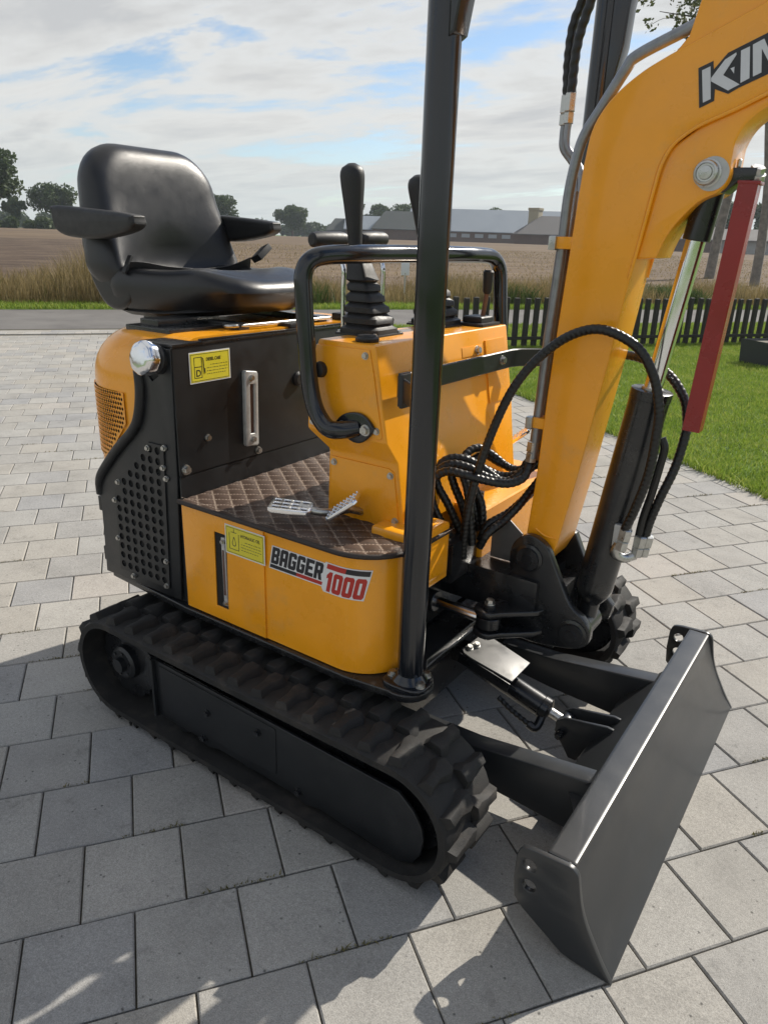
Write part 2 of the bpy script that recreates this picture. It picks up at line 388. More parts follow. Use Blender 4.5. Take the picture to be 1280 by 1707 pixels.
fx_ = [-260, -60, -12, -4, 4, 12, 60, 260]
fo = strip('field', fx_, [14.6, 20, 30, 45, 60, 80, 105, 140, 190], .008, M['field'])
strip('ploughed_field', [-260, -120, -60, -30, -12, -6.0, -.9], [15.4, 20, 30, 45, 58], .03, M['plough'])
# kerb edging between lawn and paving: low soil lip
def blades(name, n, area, h, w, mat, seed, lean=.5, zf=None, dens=None, clump=None):
    """grass blades as thin triangles pairs in site coordinates"""
    g = np.random.default_rng(seed); x0, x1, y0, y1 = area
    X = g.uniform(x0, x1, n); Y = g.uniform(y0, y1, n)
    if dens is not None:
        k = dens(X, Y, g); X, Y = X[k], Y[k]; n = len(X)
    hh = g.uniform(h[0], h[1], n)
    if clump is not None: hh = hh * clump(X, Y)
    a = g.uniform(0, 2 * np.pi, n); ww = g.uniform(w * .6, w * 1.3, n)
    le = g.normal(0, lean, (n, 2)) * hh[:, None]
    Z = np.zeros(n) if zf is None else zf(Y)
    bx, by = np.cos(a) * ww / 2, np.sin(a) * ww / 2
    V = np.zeros((n, 5, 3))
    V[:, 0] = np.stack([X - bx, Y - by, Z], 1); V[:, 1] = np.stack([X + bx, Y + by, Z], 1)
    mx, my, mz = X + le[:, 0] * .35, Y + le[:, 1] * .35, Z + hh * .6
    V[:, 2] = np.stack([mx + bx * .8, my + by * .8, mz], 1); V[:, 3] = np.stack([mx - bx * .8, my - by * .8, mz], 1)
    V[:, 4] = np.stack([X + le[:, 0], Y + le[:, 1], Z + hh], 1)
    me = bpy.data.meshes.new(name); b = np.arange(n) * 5
    me.vertices.add(n * 5); me.vertices.foreach_set('co', V.reshape(-1))
    loops = np.stack([b, b + 1, b + 2, b + 3, b + 3, b + 2, b + 4], 1).reshape(-1)
    me.loops.add(n * 7); me.loops.foreach_set('vertex_index', loops.astype(np.int32))
    st = np.stack([np.arange(n) * 7, np.arange(n) * 7 + 4], 1).reshape(-1)
    me.polygons.add(n * 2); me.polygons.foreach_set('loop_start', st.astype(np.int32))
    try: me.polygons.foreach_set('loop_total', np.tile([4, 3], n).astype(np.int32))
    except Exception: pass
    me.update(calc_edges=True); me.validate()
    at = me.attributes.new('tone', 'FLOAT', 'FACE'); at.data.foreach_set('value', np.repeat(g.random(n), 2).astype(np.float32)[:len(me.polygons)])
    o = ob(name, me, None, mat, kind='stuff'); o.matrix_world = SITE
    return o
def blade_mat(name, cols, trans=.35):
    m = bpy.data.materials.new(name); m.use_nodes = True; t = m.node_tree; p = t.nodes['Principled BSDF']; out = [n for n in t.nodes if n.type == 'OUTPUT_MATERIAL'][0]
    at = N(t, 'ShaderNodeAttribute', attribute_name='tone'); ge = N(t, 'ShaderNodeNewGeometry')
    s = math_n(t, 'ADD', math_n(t, 'MULTIPLY', at.outputs['Fac'], .5), math_n(t, 'MULTIPLY', math_n(t, 'ADD', math_n(t, 'MULTIPLY', math_n(t, 'SUBTRACT', nz(t, ge.outputs['Position'], 2.1, 6, .7), .5), 2.0), .5), .5))
    n = len(cols); cc = ramp_n(t, s, [(.15 + .7 * i / (n - 1), cols[i]) for i in range(n)])
    t.links.new(cc, p.inputs['Base Color']); p.inputs['Roughness'].default_value = .6; p.inputs['Specular IOR Level'].default_value = .25
    tr = N(t, 'ShaderNodeBsdfTranslucent'); t.links.new(cc, tr.inputs[0]); mx = N(t, 'ShaderNodeMixShader'); mx.inputs[0].default_value = trans
    t.links.new(p.outputs[0], mx.inputs[1]); t.links.new(tr.outputs[0], mx.inputs[2]); t.links.new(mx.outputs[0], out.inputs[0])
    return m
M['lawnblade'] = blade_mat('lawn_blades', [(.12, .20, .022), (.20, .30, .038), (.29, .37, .06), (.42, .43, .12)])
M['dryblade'] = blade_mat('dry_grass_blades', [(.09, .095, .028), (.19, .145, .062), (.30, .225, .105), (.44, .35, .18)], .3)
M['weedblade'] = blade_mat('green_weed_leaves', [(.035, .06, .014), (.07, .11, .025), (.13, .16, .05)], .3)
def joint_d(X, Y, g):
    ry = np.abs(Y / PV - np.round(Y / PV)) * PV
    return (ry < .0035) & (np.sin(X * 5.3 + Y * 2.7) + np.sin(X * 13.1 + np.round(Y / PV) * 2.3) > 1.25)
M['moss'] = blade_mat('joint_moss_blades', [(.09, .085, .035), (.15, .135, .055), (.22, .19, .09)], .2)
b = blades('joint_moss', 900000, (-1.0, 3.4, -1.5, 3.5), (.002, .009), .003, M['moss'], 31, .8, dens=joint_d); b['label'] = 'tiny moss and grass tufts growing in the paver joints'; b['category'] = 'moss'
b = blades('lawn_grass', 170000, (3.44, 8.6, .6, 7.2), (.018, .045), .006, M['lawnblade'], 3, .55); b['label'] = 'short green mown grass of the lawn'; b['category'] = 'grass'
b = blades('grass_strip', 60000, (3.44, 14, 7.2, 9.5), (.02, .06), .010, M['lawnblade'], 4, .5); b['label'] = 'grass strip behind the picket fence along the road'; b['category'] = 'grass'
def edge_d(X, Y, g): return g.random(len(X)) < np.clip(1 - (X - 3.33) / .28, 0, 1) ** 2
b = blades('lawn_edge_grass', 26000, (3.36, 3.62, -1, 6), (.02, .075), .006, M['lawnblade'], 5, .6, dens=edge_d); b['label'] = 'ragged grass edge overhanging the last pavers'; b['category'] = 'grass'
def wclump(X, Y): return (.45 + .7 * (np.sin(X * 1.3 + 1) * np.sin(X * .47 + 2.1) * .5 + .5)) * np.where(X < .6, 1.5, .85)
b = blades('verge_short_grass', 46000, (-9, 14, 12.22, 13.2), (.03, .10), .012, M['lawnblade'], 6, .4); b['label'] = 'short green grass on the far road verge'; b['category'] = 'grass'
b = blades('dry_verge_grass', 56000, (-12, 16, 12.8, 15.8), (.10, .80), .010, M['dryblade'], 8, .22, clump=wclump); b['label'] = 'tall dry yellow grass between the road and the field'; b['category'] = 'grass'
def wd(X, Y, g): return g.random(len(X)) < np.clip(np.sin(X * 2.1 + .6) * np.sin(X * .83 + 4.0) * 2.2 - .75, 0, 1)
b = blades('verge_weeds', 42000, (-9, 15, 12.7, 14.2), (.10, .48), .022, M['weedblade'], 9, .35, dens=wd); b['label'] = 'leafy green weeds growing among the dry verge grass'; b['category'] = 'weeds'
b = blades('field_stubble', 50000, (-.8, 50, 15.2, 60), (.03, .10), .025, M['dryblade'], 10, .5, zf=lambda Y: 1.05 * np.clip((Y - 15) / 90, 0, 1), dens=lambda X, Y, g: g.random(len(X)) < .25 + .75 * (np.sin(Y * 4.2 + .3 * np.sin(X * .2)) > -.1)); b['label'] = 'pale straw stubble rows of the harvested field'; b['category'] = 'stubble'
# ================================================================== the mini excavator (world frame = machine frame, x forward)
EX = thing('mini_excavator', 'yellow and black mini excavator with black seat standing on the paving', 'excavator')
def part(name, me, mat, parent=None, **k):
    return ob(name, me, EX if parent is None else parent, M[mat] if isinstance(mat, str) else mat, **k)
# shared bolt: washer, hexagon head
def bolt_mesh(r=.0075):
    bm = bmesh.new()
    for rr, h0, h1, n in ((r * 1.35, -.004, .0015, 14), (r, .0015, .0075, 6)):
        ret = bmesh.ops.create_cone(bm, cap_ends=True, segments=n, radius1=rr, radius2=rr * .93, depth=h1 - h0)
        bmesh.ops.translate(bm, verts=ret['verts'], vec=(0, 0, (h0 + h1) / 2))
    return bm_mesh('bolt', bm, 30)
BOLT = bolt_mesh(); BOLT.materials.append(M['zinc'])
BOLTB = bolt_mesh(); BOLTB.materials.append(M['black'])
def bolt(p, axis, parent, s=1.0, me=BOLT, name='bolt'):
    o = ob(name, me, parent); o.location = p; o.rotation_mode = 'QUATERNION'
    o.rotation_quaternion = Vector(axis).to_track_quat('Z', 'Y'); o.scale = (s, s, s); return o

# ---------------------------------------------------------------- crawler tracks
RC, FC, TR = (-.358, .160), (.543, .158), .139          # wheel centres and belt outer radius (x,z)
def belt_path(off, n_arc=20, n_str=24):
    r = TR + off; P = []
    for i in range(n_str): P.append((RC[0] + (FC[0] - RC[0]) * i / n_str, RC[1] + r + (FC[1] - RC[1]) * i / n_str))
    for i in range(n_arc): a = R(90 - 180 * i / n_arc); P.append((FC[0] + r * math.cos(a), FC[1] + r * math.sin(a)))
    for i in range(n_str): P.append((FC[0] + (RC[0] - FC[0]) * i / n_str, FC[1] - r + (RC[1] - FC[1]) * i / n_str))
    for i in range(n_arc): a = R(270 - 180 * i / n_arc); P.append((RC[0] + r * math.cos(a), RC[1] + r * math.sin(a)))
    return P
def belt_point(s):
    L1 = FC[0] - RC[0]; La = math.pi * TR; tot = 2 * L1 + 2 * La; s %= tot
    if s < L1: return (RC[0] + s, RC[1] + TR + (FC[1] - RC[1]) * s / L1), (0, 1)
    s -= L1
    if s < La: a = math.pi / 2 - s / TR; return (FC[0] + TR * math.cos(a), FC[1] + TR * math.sin(a)), (math.cos(a), math.sin(a))
    s -= La
    if s < L1: return (FC[0] - s, FC[1] - TR + (RC[1] - FC[1]) * s / L1), (0, -1)
    s -= L1; a = -math.pi / 2 - s / TR; return (RC[0] + TR * math.cos(a), RC[1] + TR * math.sin(a)), (math.cos(a), math.sin(a))
BELT_LEN = 2 * (FC[0] - RC[0]) + 2 * math.pi * TR
def lug_mesh(sgn):
    # tapered rubber block: broad foot at the belt edge, narrower inwards, ribbed front; local x along belt, y across, z out
    bm = bmesh.new()
    foot = [(-.024, -.044), (.024, -.044), (.030, -.030), (.017, .0), (.021, .036), (-.013, .042), (-.015, .0), (-.028, -.028)]
    top = [(-.013, -.043), (.013, -.043), (.018, -.028), (.010, .0), (.013, .033), (-.008, .038), (-.009, .0), (-.017, -.026)]
    n = len(foot)
    vb = [bm.verts.new((x, y * sgn, -.004)) for x, y in foot]; vt = [bm.verts.new((x, y * sgn, .0175)) for x, y in top]
    for k in range(n): bm.faces.new((vb[k], vb[(k + 1) % n], vt[(k + 1) % n], vt[k]))
    bm.faces.new(vt); bmesh.ops.recalc_face_normals(bm, faces=bm.faces)
    bmesh.ops.bevel(bm, geom=[e for e in bm.edges if all(v.co.z > .01 for v in e.verts)], offset=.0013, segments=1, affect='EDGES')
    return bm_mesh('tread_lug', bm, 40)
LUGS = {1: lug_mesh(1), -1: lug_mesh(-1)}
for m_ in LUGS.values(): m_.materials.append(M['rubber'])
def track(side):
    yo, yi = side * .590, side * .402; ym = (yo + yi) / 2
    Po, Pi = belt_path(0), belt_path(-.020); n = len(Po); v = []; f = []
    ys = [yo, yo - side * .004, yi + side * .004, yi]
    ring = [(Pi, ys[0]), (Po, ys[0]), (Po, ys[3]), (Pi, ys[3])]
    Pe = belt_path(-.005); ring = [(Pi, ys[0]), (Pe, ys[0]), (Po, ys[1] - side * .004), (Po, ys[2] + side * .004), (Pe, ys[3]), (Pi, ys[3])]
    for P, y in ring: v += [(a, y, b) for a, b in P]
    m_ = len(ring)
    for q in range(m_):
        for i in range(n): f.append((q * n + i, q * n + (i + 1) % n, ((q + 1) % m_) * n + (i + 1) % n, ((q + 1) % m_) * n + i))
    bm = bmesh.new(); bm.from_mesh(pyd('x', v, f)); bmesh.ops.recalc_face_normals(bm, faces=bm.faces)
    belt = part('crawler_track', bm_mesh('crawler_track', bm, 40), 'rubber')
    np_ = int(round(BELT_LEN / .0745)); pitch = BELT_LEN / np_
    for i in range(np_):
        for col in (0, 1):
            (x, z), (nx, nz_) = belt_point((i + .5 * col) * pitch + .012)
            o = ob('tread_lug', LUGS[side if col == 0 else -side], belt)
            y = yo - side * .046 if col == 0 else yi + side * .046
            zx = Vector((nx, 0, nz_)); ty = Vector((0, 1, 0)); tx = ty.cross(zx)
            o.matrix_local = Matrix(((tx.x, 0, zx.x, x), (0, 1, 0, y), (tx.z, 0, zx.z, z), (0, 0, 0, 1)))
    # inner drive teeth ring (dark), frame, sprocket, idler, rollers
    fr = part('track_frame', box('track_frame', (-.24, ym - .035, .075), (.44, ym + .035, .225), .006), 'black')
    sp = part('sprocket', lathe('sprocket', [(.02, 0), (.105, 0), (.105, .012), (.06, .016), (.055, .05), (.105, .054), (.105, .066), (.02, .066)], (RC[0], ym + side * .033, RC[1]), (0, -side, 0), 40, lambda th: 1 + (.05 * math.cos(16 * th)), 30), 'black')
    part('hub', lathe('hub', [(.048, 0), (.048, .03), (.04, .036), (.022, .036), (.02, .05), (.002, .05)], (RC[0], ym + side * .02, RC[1]), (0, side, 0), 24), 'panel', sp)
    for k in range(6):
        a = k * math.pi / 3 + .3; bolt((RC[0] + .033 * math.cos(a), ym + side * .054, RC[1] + .033 * math.sin(a)), (0, side, 0), sp, .7, BOLTB)
    part('idler_wheel', lathe('idler_wheel', [(.03, 0), (.106, 0), (.112, .006), (.112, .05), (.106, .056), (.08, .05), (.03, .05)], (FC[0] - .005, ym - side * .028, FC[1]), (0, side, 0), 36), 'black')
    for k in range(3):
        part('track_roller', lathe('track_roller', [(.02, 0), (.04, 0), (.042, .004), (.042, .03), (.036, .034), (.036, .066), (.042, .07), (.042, .096), (.02, .1)], (-.13 + k * .24, ym - .050, .083), (0, 1, 0), 24), 'black')
    return belt, fr
for side in (-1, 1): track(side)
# outer cover plate of the near track
cov = part('track_cover', plate('track_cover', [(-.203, .236), (.548, .216), (.584, .188), (.606, .155), (.612, .125), (.606, .085), (.588, .055), (.552, .040), (.34, .058), (.30, .048), (.26, .06), (.02, .066), (-.02, .054), (-.06, .069), (-.203, .072)], 'xz', -.556, .008, bev=.002), 'panel')
part('cover_overlay', plate('cover_overlay', [(-.185, .226), (.210, .215), (.214, .210), (.214, .094), (.208, .088), (-.185, .082)], 'xz', -.5610, .0022, bev=.0007), 'panel', cov)
part('cover_flange', box('cover_flange', (-.212, -.570, .068), (-.203, -.52, .240), .002), 'panel', cov)
for x, z in ((-.01, .160), (.16, .182), (-.03, .078), (.28, .075)): bolt((x, -.5622 if x < .2 else -.5602, z), (0, -1, 0), cov, 1.1, BOLTB)
cov2 = part('track_cover', plate('track_cover', [(-.203, .236), (.548, .216), (.606, .155), (.606, .085), (.552, .040), (-.203, .072)], 'xz', .556, .008, bev=.002), 'panel')
# undercarriage
part('undercarriage', box('undercarriage', (-.20, -.46, .105), (.36, .46, .215), .01), 'black')
part('slew_ring', lathe('slew_ring', [(.24, 0), (.24, .055), (.215, .06), (.215, .118), (.10, .118)], (.06, 0, .215), (0, 0, 1), 48), 'black')
part('axle_tube', cyl('axle_tube', (-.12, -.47, .15), (-.12, .47, .15), .03), 'black')

# ---------------------------------------------------------------- superstructure base plate
base_out = [(-.60, -.30), (-.52, -.44), (-.187, -.462), (.33, -.462)] + arc_pts(.452, -.392, .058, -105, 75, 12) + [(.44, -.29), (.44, .29)] + arc_pts(.44, .392, .072, -75, 105, 12) + [(.33, .462), (-.187, .462), (-.52, .44), (-.60, .30)]
part('base_plate', plate('base_plate', base_out, 'xy', .342, .018, bev=.003), 'black')
# yellow skirt: curved shell on the near and far side
def ribbon(name, path, z0, z1, th=.008):
    """upright sheet along a plan path"""
    P = [Vector((x, y)) for x, y in path]; v = []; f = []; n = len(P); Nn = []
    for i in range(n):
        d = (P[min(i + 1, n - 1)] - P[max(i - 1, 0)]).normalized(); Nn.append(Vector((-d.y, d.x)))
    b = .0025
    prof = [(0, z0 + b), (0, z1 - b), (b, z1), (th - b, z1), (th, z1 - b), (th, z0 + b), (th - b, z0), (b, z0)]
    for p, nn in zip(P, Nn):
        for o, z in prof: q = p + nn * o; v.append((q.x, q.y, z))
    k = len(prof)
    for i in range(n - 1):
        for j in range(k): f.append((i * k + j, (i + 1) * k + j, (i + 1) * k + (j + 1) % k, i * k + (j + 1) % k))
    f.append(tuple(range(k))); f.append(tuple(reversed(range((n - 1) * k, n * k))))
    bm = bmesh.new(); bm.from_mesh(pyd('x', v, f)); bmesh.ops.recalc_face_normals(bm, faces=bm.faces)
    return bm_mesh(name, bm, 40)
near = [(-.187, -.450), (0, -.450), (.2, -.450), (.30, -.450)] + arc_pts(.30, -.335, .115, -90, 0, 14)[1:] + [(.415, -.325)]
skirt = part('body_skirt', ribbon('body_skirt', near, .352, .634), 'yellow')
slot = [(-.078, .390), (-.036, .390), (-.032, .590), (-.074, .590)]
sp_ = part('side_panel', plate('side_panel', [(-.186, .355), (.088, .355), (.088, .632), (-.186, .632)], 'xz', -.4525, .004, holes=[slot], bev=.0012), 'yellow', skirt)
part('slot_recess', plate('slot_recess', [(-.084, .384), (-.026, .384), (-.026, .596), (-.084, .596)], 'xz', -.4503, .0006), 'dark', skirt)
g1 = part('level_gauge', box('level_gauge', (-.0485, -.4565, .400), (-.0365, -.4508, .582), .002), 'alu', skirt)
part('gauge_tube', box('gauge_tube', (-.0455, -.4580, .43), (-.0395, -.4562, .55), .0008), 'glass', skirt)
for z in (.408, .572): bolt((-.0425, -.4568, z), (0, -1, 0), skirt, .7)
farp = [(x, -y) for x, y in near][::-1]
part('body_skirt', ribbon('body_skirt', farp, .352, .634), 'yellow')
# floor tray in yellow with the notch for the valve block, open front
tray = [(-.187, -.442), (.30, -.442)] + arc_pts(.30, -.335, .106, -90, 0, 8)[1:] + [(.424, -.325), (.424, -.198), (.345, -.198), (.345, -.055), (.436, -.055), (.436, .325)] + arc_pts(.30, .335, .106, 0, 90, 8) + [(-.187, .442)]
tr = part('floor_tray', plate('floor_tray', tray, 'xy', .580, .118, bev=.006, bres=3), 'yellow')
part('front_block', box('front_block', (.30, -.334, .535), (.428, -.198, .664), .014, 4), 'yellow', tr)
part('front_block', box('front_block', (.30, -.058, .500), (.440, .33, .652), .010, 3), 'yellow', tr)
part('platform_hinge', cyl('platform_hinge', (.385, .02, .652), (.385, .02, .668), .012, 6), 'panel', tr)
part('belly_block', box('belly_block', (.02, -.30, .36), (.36, .30, .53), .01), 'black')

# ---------------------------------------------------------------- quilted floor mat
def quilt_mat():
    m = bpy.data.materials.new('brown_quilted_leather'); m.use_nodes = True; t = m.node_tree; p = t.nodes['Principled BSDF']
    tc = N(t, 'ShaderNodeTexCoord'); sp = N(t, 'ShaderNodeSeparateXYZ'); t.links.new(tc.outputs['Object'], sp.inputs[0])
    def line(a, b, k):
        s = math_n(t, 'ADD', math_n(t, 'MULTIPLY', sp.outputs[0], a), math_n(t, 'MULTIPLY', sp.outputs[1], b)); fr = math_n(t, 'FRACT', math_n(t, 'ADD', s, 100.0)); d = math_n(t, 'ABSOLUTE', math_n(t, 'SUBTRACT', fr, .5))
        return math_n(t, 'GREATER_THAN', d, .5 - k)
    l1 = line(QA, QB, .055); l2 = line(QA, -QB, .055)
    d1 = math_n(t, 'FRACT', math_n(t, 'ADD', math_n(t, 'MULTIPLY', math_n(t, 'ADD', math_n(t, 'MULTIPLY', sp.outputs[0], QA), math_n(t, 'MULTIPLY', sp.outputs[1], -QB)), 5.0), 200.0))
    d2 = math_n(t, 'FRACT', math_n(t, 'ADD', math_n(t, 'MULTIPLY', math_n(t, 'ADD', math_n(t, 'MULTIPLY', sp.outputs[0], QA), math_n(t, 'MULTIPLY', sp.outputs[1], QB)), 5.0), 200.0))
    st = math_n(t, 'MAXIMUM', math_n(t, 'MULTIPLY', l1, math_n(t, 'GREATER_THAN', d1, .3)), math_n(t, 'MULTIPLY', l2, math_n(t, 'GREATER_THAN', d2, .3)))
    a = nz(t, tc.outputs['Object'], 40, 5); base = ramp_n(t, a, [(.3, (.058, .036, .026)), (.7, (.088, .057, .043))])
    c = mix_n(t, math_n(t, 'MULTIPLY', st, .75), base, (.34, .27, .215)); t.links.new(c, p.inputs['Base Color']); p.inputs['Roughness'].default_value = .46
    bn = N(t, 'ShaderNodeBump'); bn.inputs['Strength'].default_value = .25; bn.inputs['Distance'].default_value = .001; t.links.new(nz(t, tc.outputs['Object'], 600, 3), bn.inputs['Height']); t.links.new(bn.outputs[0], p.inputs['Normal'])
    return m
QA, QB = 1 / .064, 1 / .050
M['quilt'] = quilt_mat()
mat_out = [(-.187, -.462), (.30, -.462)] + arc_pts(.30, -.335, .127, -90, -2, 14)[1:] + [(.427, -.20), (.34, -.19), (.34, .30), (-.187, .30)]
def inside(x, y):
    if x < -.1865 or y > .30: return False
    if x > .30 and y < -.335: return (x - .30) ** 2 + (y + .335) ** 2 <= .127 ** 2
    if x > .34 and y > -.335: return False
    return y > -.462
def mat_mesh():
    st = .0052; nx, ny = int(.64 / st), int(.78 / st); v = []; idx = {}; f = []
    def h(x, y):
        a = (x * QA + y * QB + 100) % 1; b = (x * QA - y * QB + 100) % 1
        return .0048 * (math.sin(math.pi * a) * math.sin(math.pi * b)) ** .45
    for i in range(nx):
        for j in range(ny):
            x, y = -.187 + i * st, -.462 + j * st
            if inside(x, y): idx[i, j] = len(v); v.append((x, y, .6425 + h(x, y)))
    for (i, j) in idx:
        q = [(i, j), (i + 1, j), (i + 1, j + 1), (i, j + 1)]
        if all(k in idx for k in q): f.append(tuple(idx[k] for k in q))
    return pyd('floor_mat', v, f, 60)
fm = part('floor_mat', mat_mesh(), 'quilt')
part('mat_backing', plate('mat_backing', mat_out, 'xy', .6405, .006, bev=.001), M['quilt'], fm)
edge = [(x, y, .6425) for x, y in mat_out[:17]] + [(.427, -.28, .6425)]
M['binding'] = material('mat_binding', (.030, .021, .017), .6, 0, .2, 60, bump=.3)
part('mat_binding', sweep('mat_binding', edge, .0062, 8, 1, smooth_path=False), 'binding', fm)
# stitching on the binding
sv, sf = [], []
acc = 0
for a, b in zip(edge, edge[1:]):
    a, b = Vector(a), Vector(b); L = (b - a).length; d = (b - a).normalized(); nn = Vector((-d.y, d.x, 0)); k = 0
    while k * .009 < L:
        c = a + d * (k * .009) + nn * .011 + Vector((0, 0, .0075)); q = len(sv)
        sv += [tuple(c - nn * .0009), tuple(c + d * .006 - nn * .0009), tuple(c + d * .006 + nn * .0009), tuple(c + nn * .0009)]; sf.append((q, q + 1, q + 2, q + 3)); k += 1
M['thread'] = material('thread', (.30, .24, .19), .7)
part('stitching', pyd('stitching', sv, sf), 'thread', fm, kind='stuff')
# pedals
def pedal(cx, cy, cz, tilt, yaw, parent=None, s=1.0, studs=True):
    T = Matrix.Translation((cx, cy, cz)) @ Matrix.Rotation(yaw, 4, 'Z') @ Matrix.Rotation(tilt, 4, 'Y') @ Matrix.Scale(s, 4)
    w, d = .042, .033
    ol = [(-w, -d + .008), (-w + .008, -d), (w - .008, -d), (w, -d + .008), (w, d - .008), (w - .008, d), (-w + .008, d), (-w, d - .008)]
    holes = [[(x - .0058, y - .0052), (x + .0058, y - .0052), (x + .0058, y + .0052), (x - .0058, y + .0052)] for x in (-.028, -.0095, .0095, .028) for y in (-.019, 0, .019)]
    pd = part('pedal', plate('pedal', ol, 'xy', 0, .010, holes=holes, bev=.0015, M=T), 'chrome', parent)
    if not studs: return pd
    bm = bmesh.new()
    for x in np.linspace(-.037, .037, 9):
        for y in (-.0285, -.0095, .0095, .0285):
            ret = bmesh.ops.create_cone(bm, cap_ends=True, segments=6, radius1=.0035, radius2=.002, depth=.005); bmesh.ops.translate(bm, verts=ret['verts'], vec=(x, y, .005))
    bmesh.ops.transform(bm, matrix=T, verts=bm.verts)
    part('pedal_studs', bm_mesh('pedal_studs', bm, 40), 'chrome', pd, kind='stuff')
    return pd
p1 = pedal(.118, -.392, .680, R(5), R(33), s=1.15, studs=False); part('pedal_stem', sweep('pedal_stem', [(.13, -.375, .678), (.175, -.36, .672), (.20, -.32, .668), (.21, -.27, .665)], .009, 10, 4), 'zinc', p1)
p2 = pedal(.232, -.345, .694, R(-38), R(28)); part('pedal_stem', cyl('pedal_stem', (.23, -.34, .69), (.24, -.27, .66), .009), 'zinc', p2)
p3 = pedal(.31, .385, .725, R(-40), R(20)); part('pedal_stem', cyl('pedal_stem', (.29, .38, .71), (.24, .37, .655), .009), 'yellow', p3)

# ---------------------------------------------------------------- control console
LV = [(1.05, .128, .281, .305), (.985, .106, .293, .305), (.93, .098, .302, .305), (.845, .094, .318, .305), (.80, .142, .334, .284), (.64, .138, .357, .284)]
def console_mesh():
    bm = bmesh.new(); rings_ = []
    for z, xr, xf, hw in LV: rings_.append([bm.verts.new(c) for c in ((xr, -hw, z), (xf, -hw, z), (xf, hw, z), (xr, hw, z))])
    for a, b in zip(rings_, rings_[1:]):
        for k in range(4): bm.faces.new((a[k], b[k], b[(k + 1) % 4], a[(k + 1) % 4]))
    bm.faces.new(rings_[0]); bm.faces.new(rings_[-1][::-1]); bmesh.ops.recalc_face_normals(bm, faces=bm.faces)
    eds = [e for e in bm.edges if len(e.link_faces) == 2 and e.calc_face_angle() > .30]
    bmesh.ops.bevel(bm, geom=eds, offset=.005, segments=3, profile=.6, affect='EDGES')
    return bm_mesh('control_console', bm, 22)
con = part('control_console', console_mesh(), 'yellow')
up_ = [(.124, 1.038), (.268, 1.040), (.281, .985), (.291, .93), (.306, .858), (.300, .852), (.106, .852), (.102, .86), (.106, .93), (.112, .985)]
part('side_cover', plate('side_cover', up_, 'xz', -.3062, .0035, bev=.001), 'yellow', con)
lo_ = [(.152, .785), (.312, .785), (.326, .778), (.344, .652), (.148, .652)]
part('side_cover', plate('side_cover', lo_, 'xz', -.2855, .0035, bev=.001), 'yellow', con)
for x, z in ((.258, 1.027), (.292, .870), (.114, .864)): bolt((x, -.3085, z), (0, -1, 0), con, .85)
for x, z in ((.318, .770), (.160, .772), (.334, .667)): bolt((x, -.2878, z), (0, -1, 0), con, .85)
# front cover plate with its own edges
def front_x(z):
    pr_ = [(a[0], a[2]) for a in LV]
    for (a, b), (c, d) in zip(pr_, pr_[1:]):
        if a >= z >= c: return b + (d - b) * (a - z) / (a - c)
    return .3
fp_v = []; zs = [1.02, .985, .905, .86]
for z in zs:
    for y in (.17, .278): fp_v.append((front_x(z) + .0035, y, z))
for z in zs:
    for y in (.17, .278): fp_v.append((front_x(z) - .002, y, z))
ff = []
for i in range(3): ff += [(2 * i, 2 * i + 1, 2 * i + 3, 2 * i + 2)]
ff += [(0, 8, 9, 1), (6, 7, 15, 14)] + [(2 * i, 2 * i + 2, 2 * i + 10, 2 * i + 8) for i in range(3)] + [(2 * i + 1, 2 * i + 9, 2 * i + 11, 2 * i + 3) for i in range(3)]
part('front_cover', pyd('front_cover', fp_v, ff), 'yellow', con)
fp2 = [(a, -.16 + (b - .17) * (.305 / .108), c) for a, b, c in fp_v]
for y in (-.12, .10): part('warning_frame', box('warning_frame', (0, -.05, -.012), (.002, .05, .012), .0005, M=Matrix.Translation((front_x(1.0) - .0006, y, 1.0)) @ Matrix.Rotation(R(-11), 4, 'Y')), 'yellow', con)
bolt((front_x(.99) + .001, .125, 1.0), (1, 0, .2), con, 1.2)
for x, z in ((.108, .995), ): part('knob', lathe('knob', [(.017, 0), (.018, .004), (.016, .016), (.009, .02)], (x + .03, -.307, z - .01), (0, -1, 0), 18), 'plastic', con)
# rubber boots and joysticks
def boot(cx, cy, z0):
    secs = []
    hw = .052
    for k in range(5):
        w = hw * (1 - .105 * k); z = z0 + k * .0235
        secs += [(w * .86, z), (w, z + .003), (w, z + .014), (w * .80, z + .0205)]
    secs += [(.030, z0 + .120), (.026, z0 + .135), (.017, z0 + .19), (.012, z0 + .195)]
    v = []; f = []; n = 28
    for w, z in secs:
        sh = -.042 * max(0, (z - z0) / .19) ** 1.3
        for k in range(n):
            th = 2 * math.pi * k / n; c, s = math.cos(th), math.sin(th); e = .32
            v.append((cx + sh + w * 1.03 * math.copysign(abs(c) ** e, c), cy + w * math.copysign(abs(s) ** e, s), z))
    for i in range(len(secs) - 1):
        for k in range(n): f.append((i * n + k, i * n + (k + 1) % n, (i + 1) * n + (k + 1) % n, (i + 1) * n + k))
    f.append(tuple(range((len(secs) - 1) * n, len(secs) * n)))
    return pyd('rubber_boot', v, f, 50)
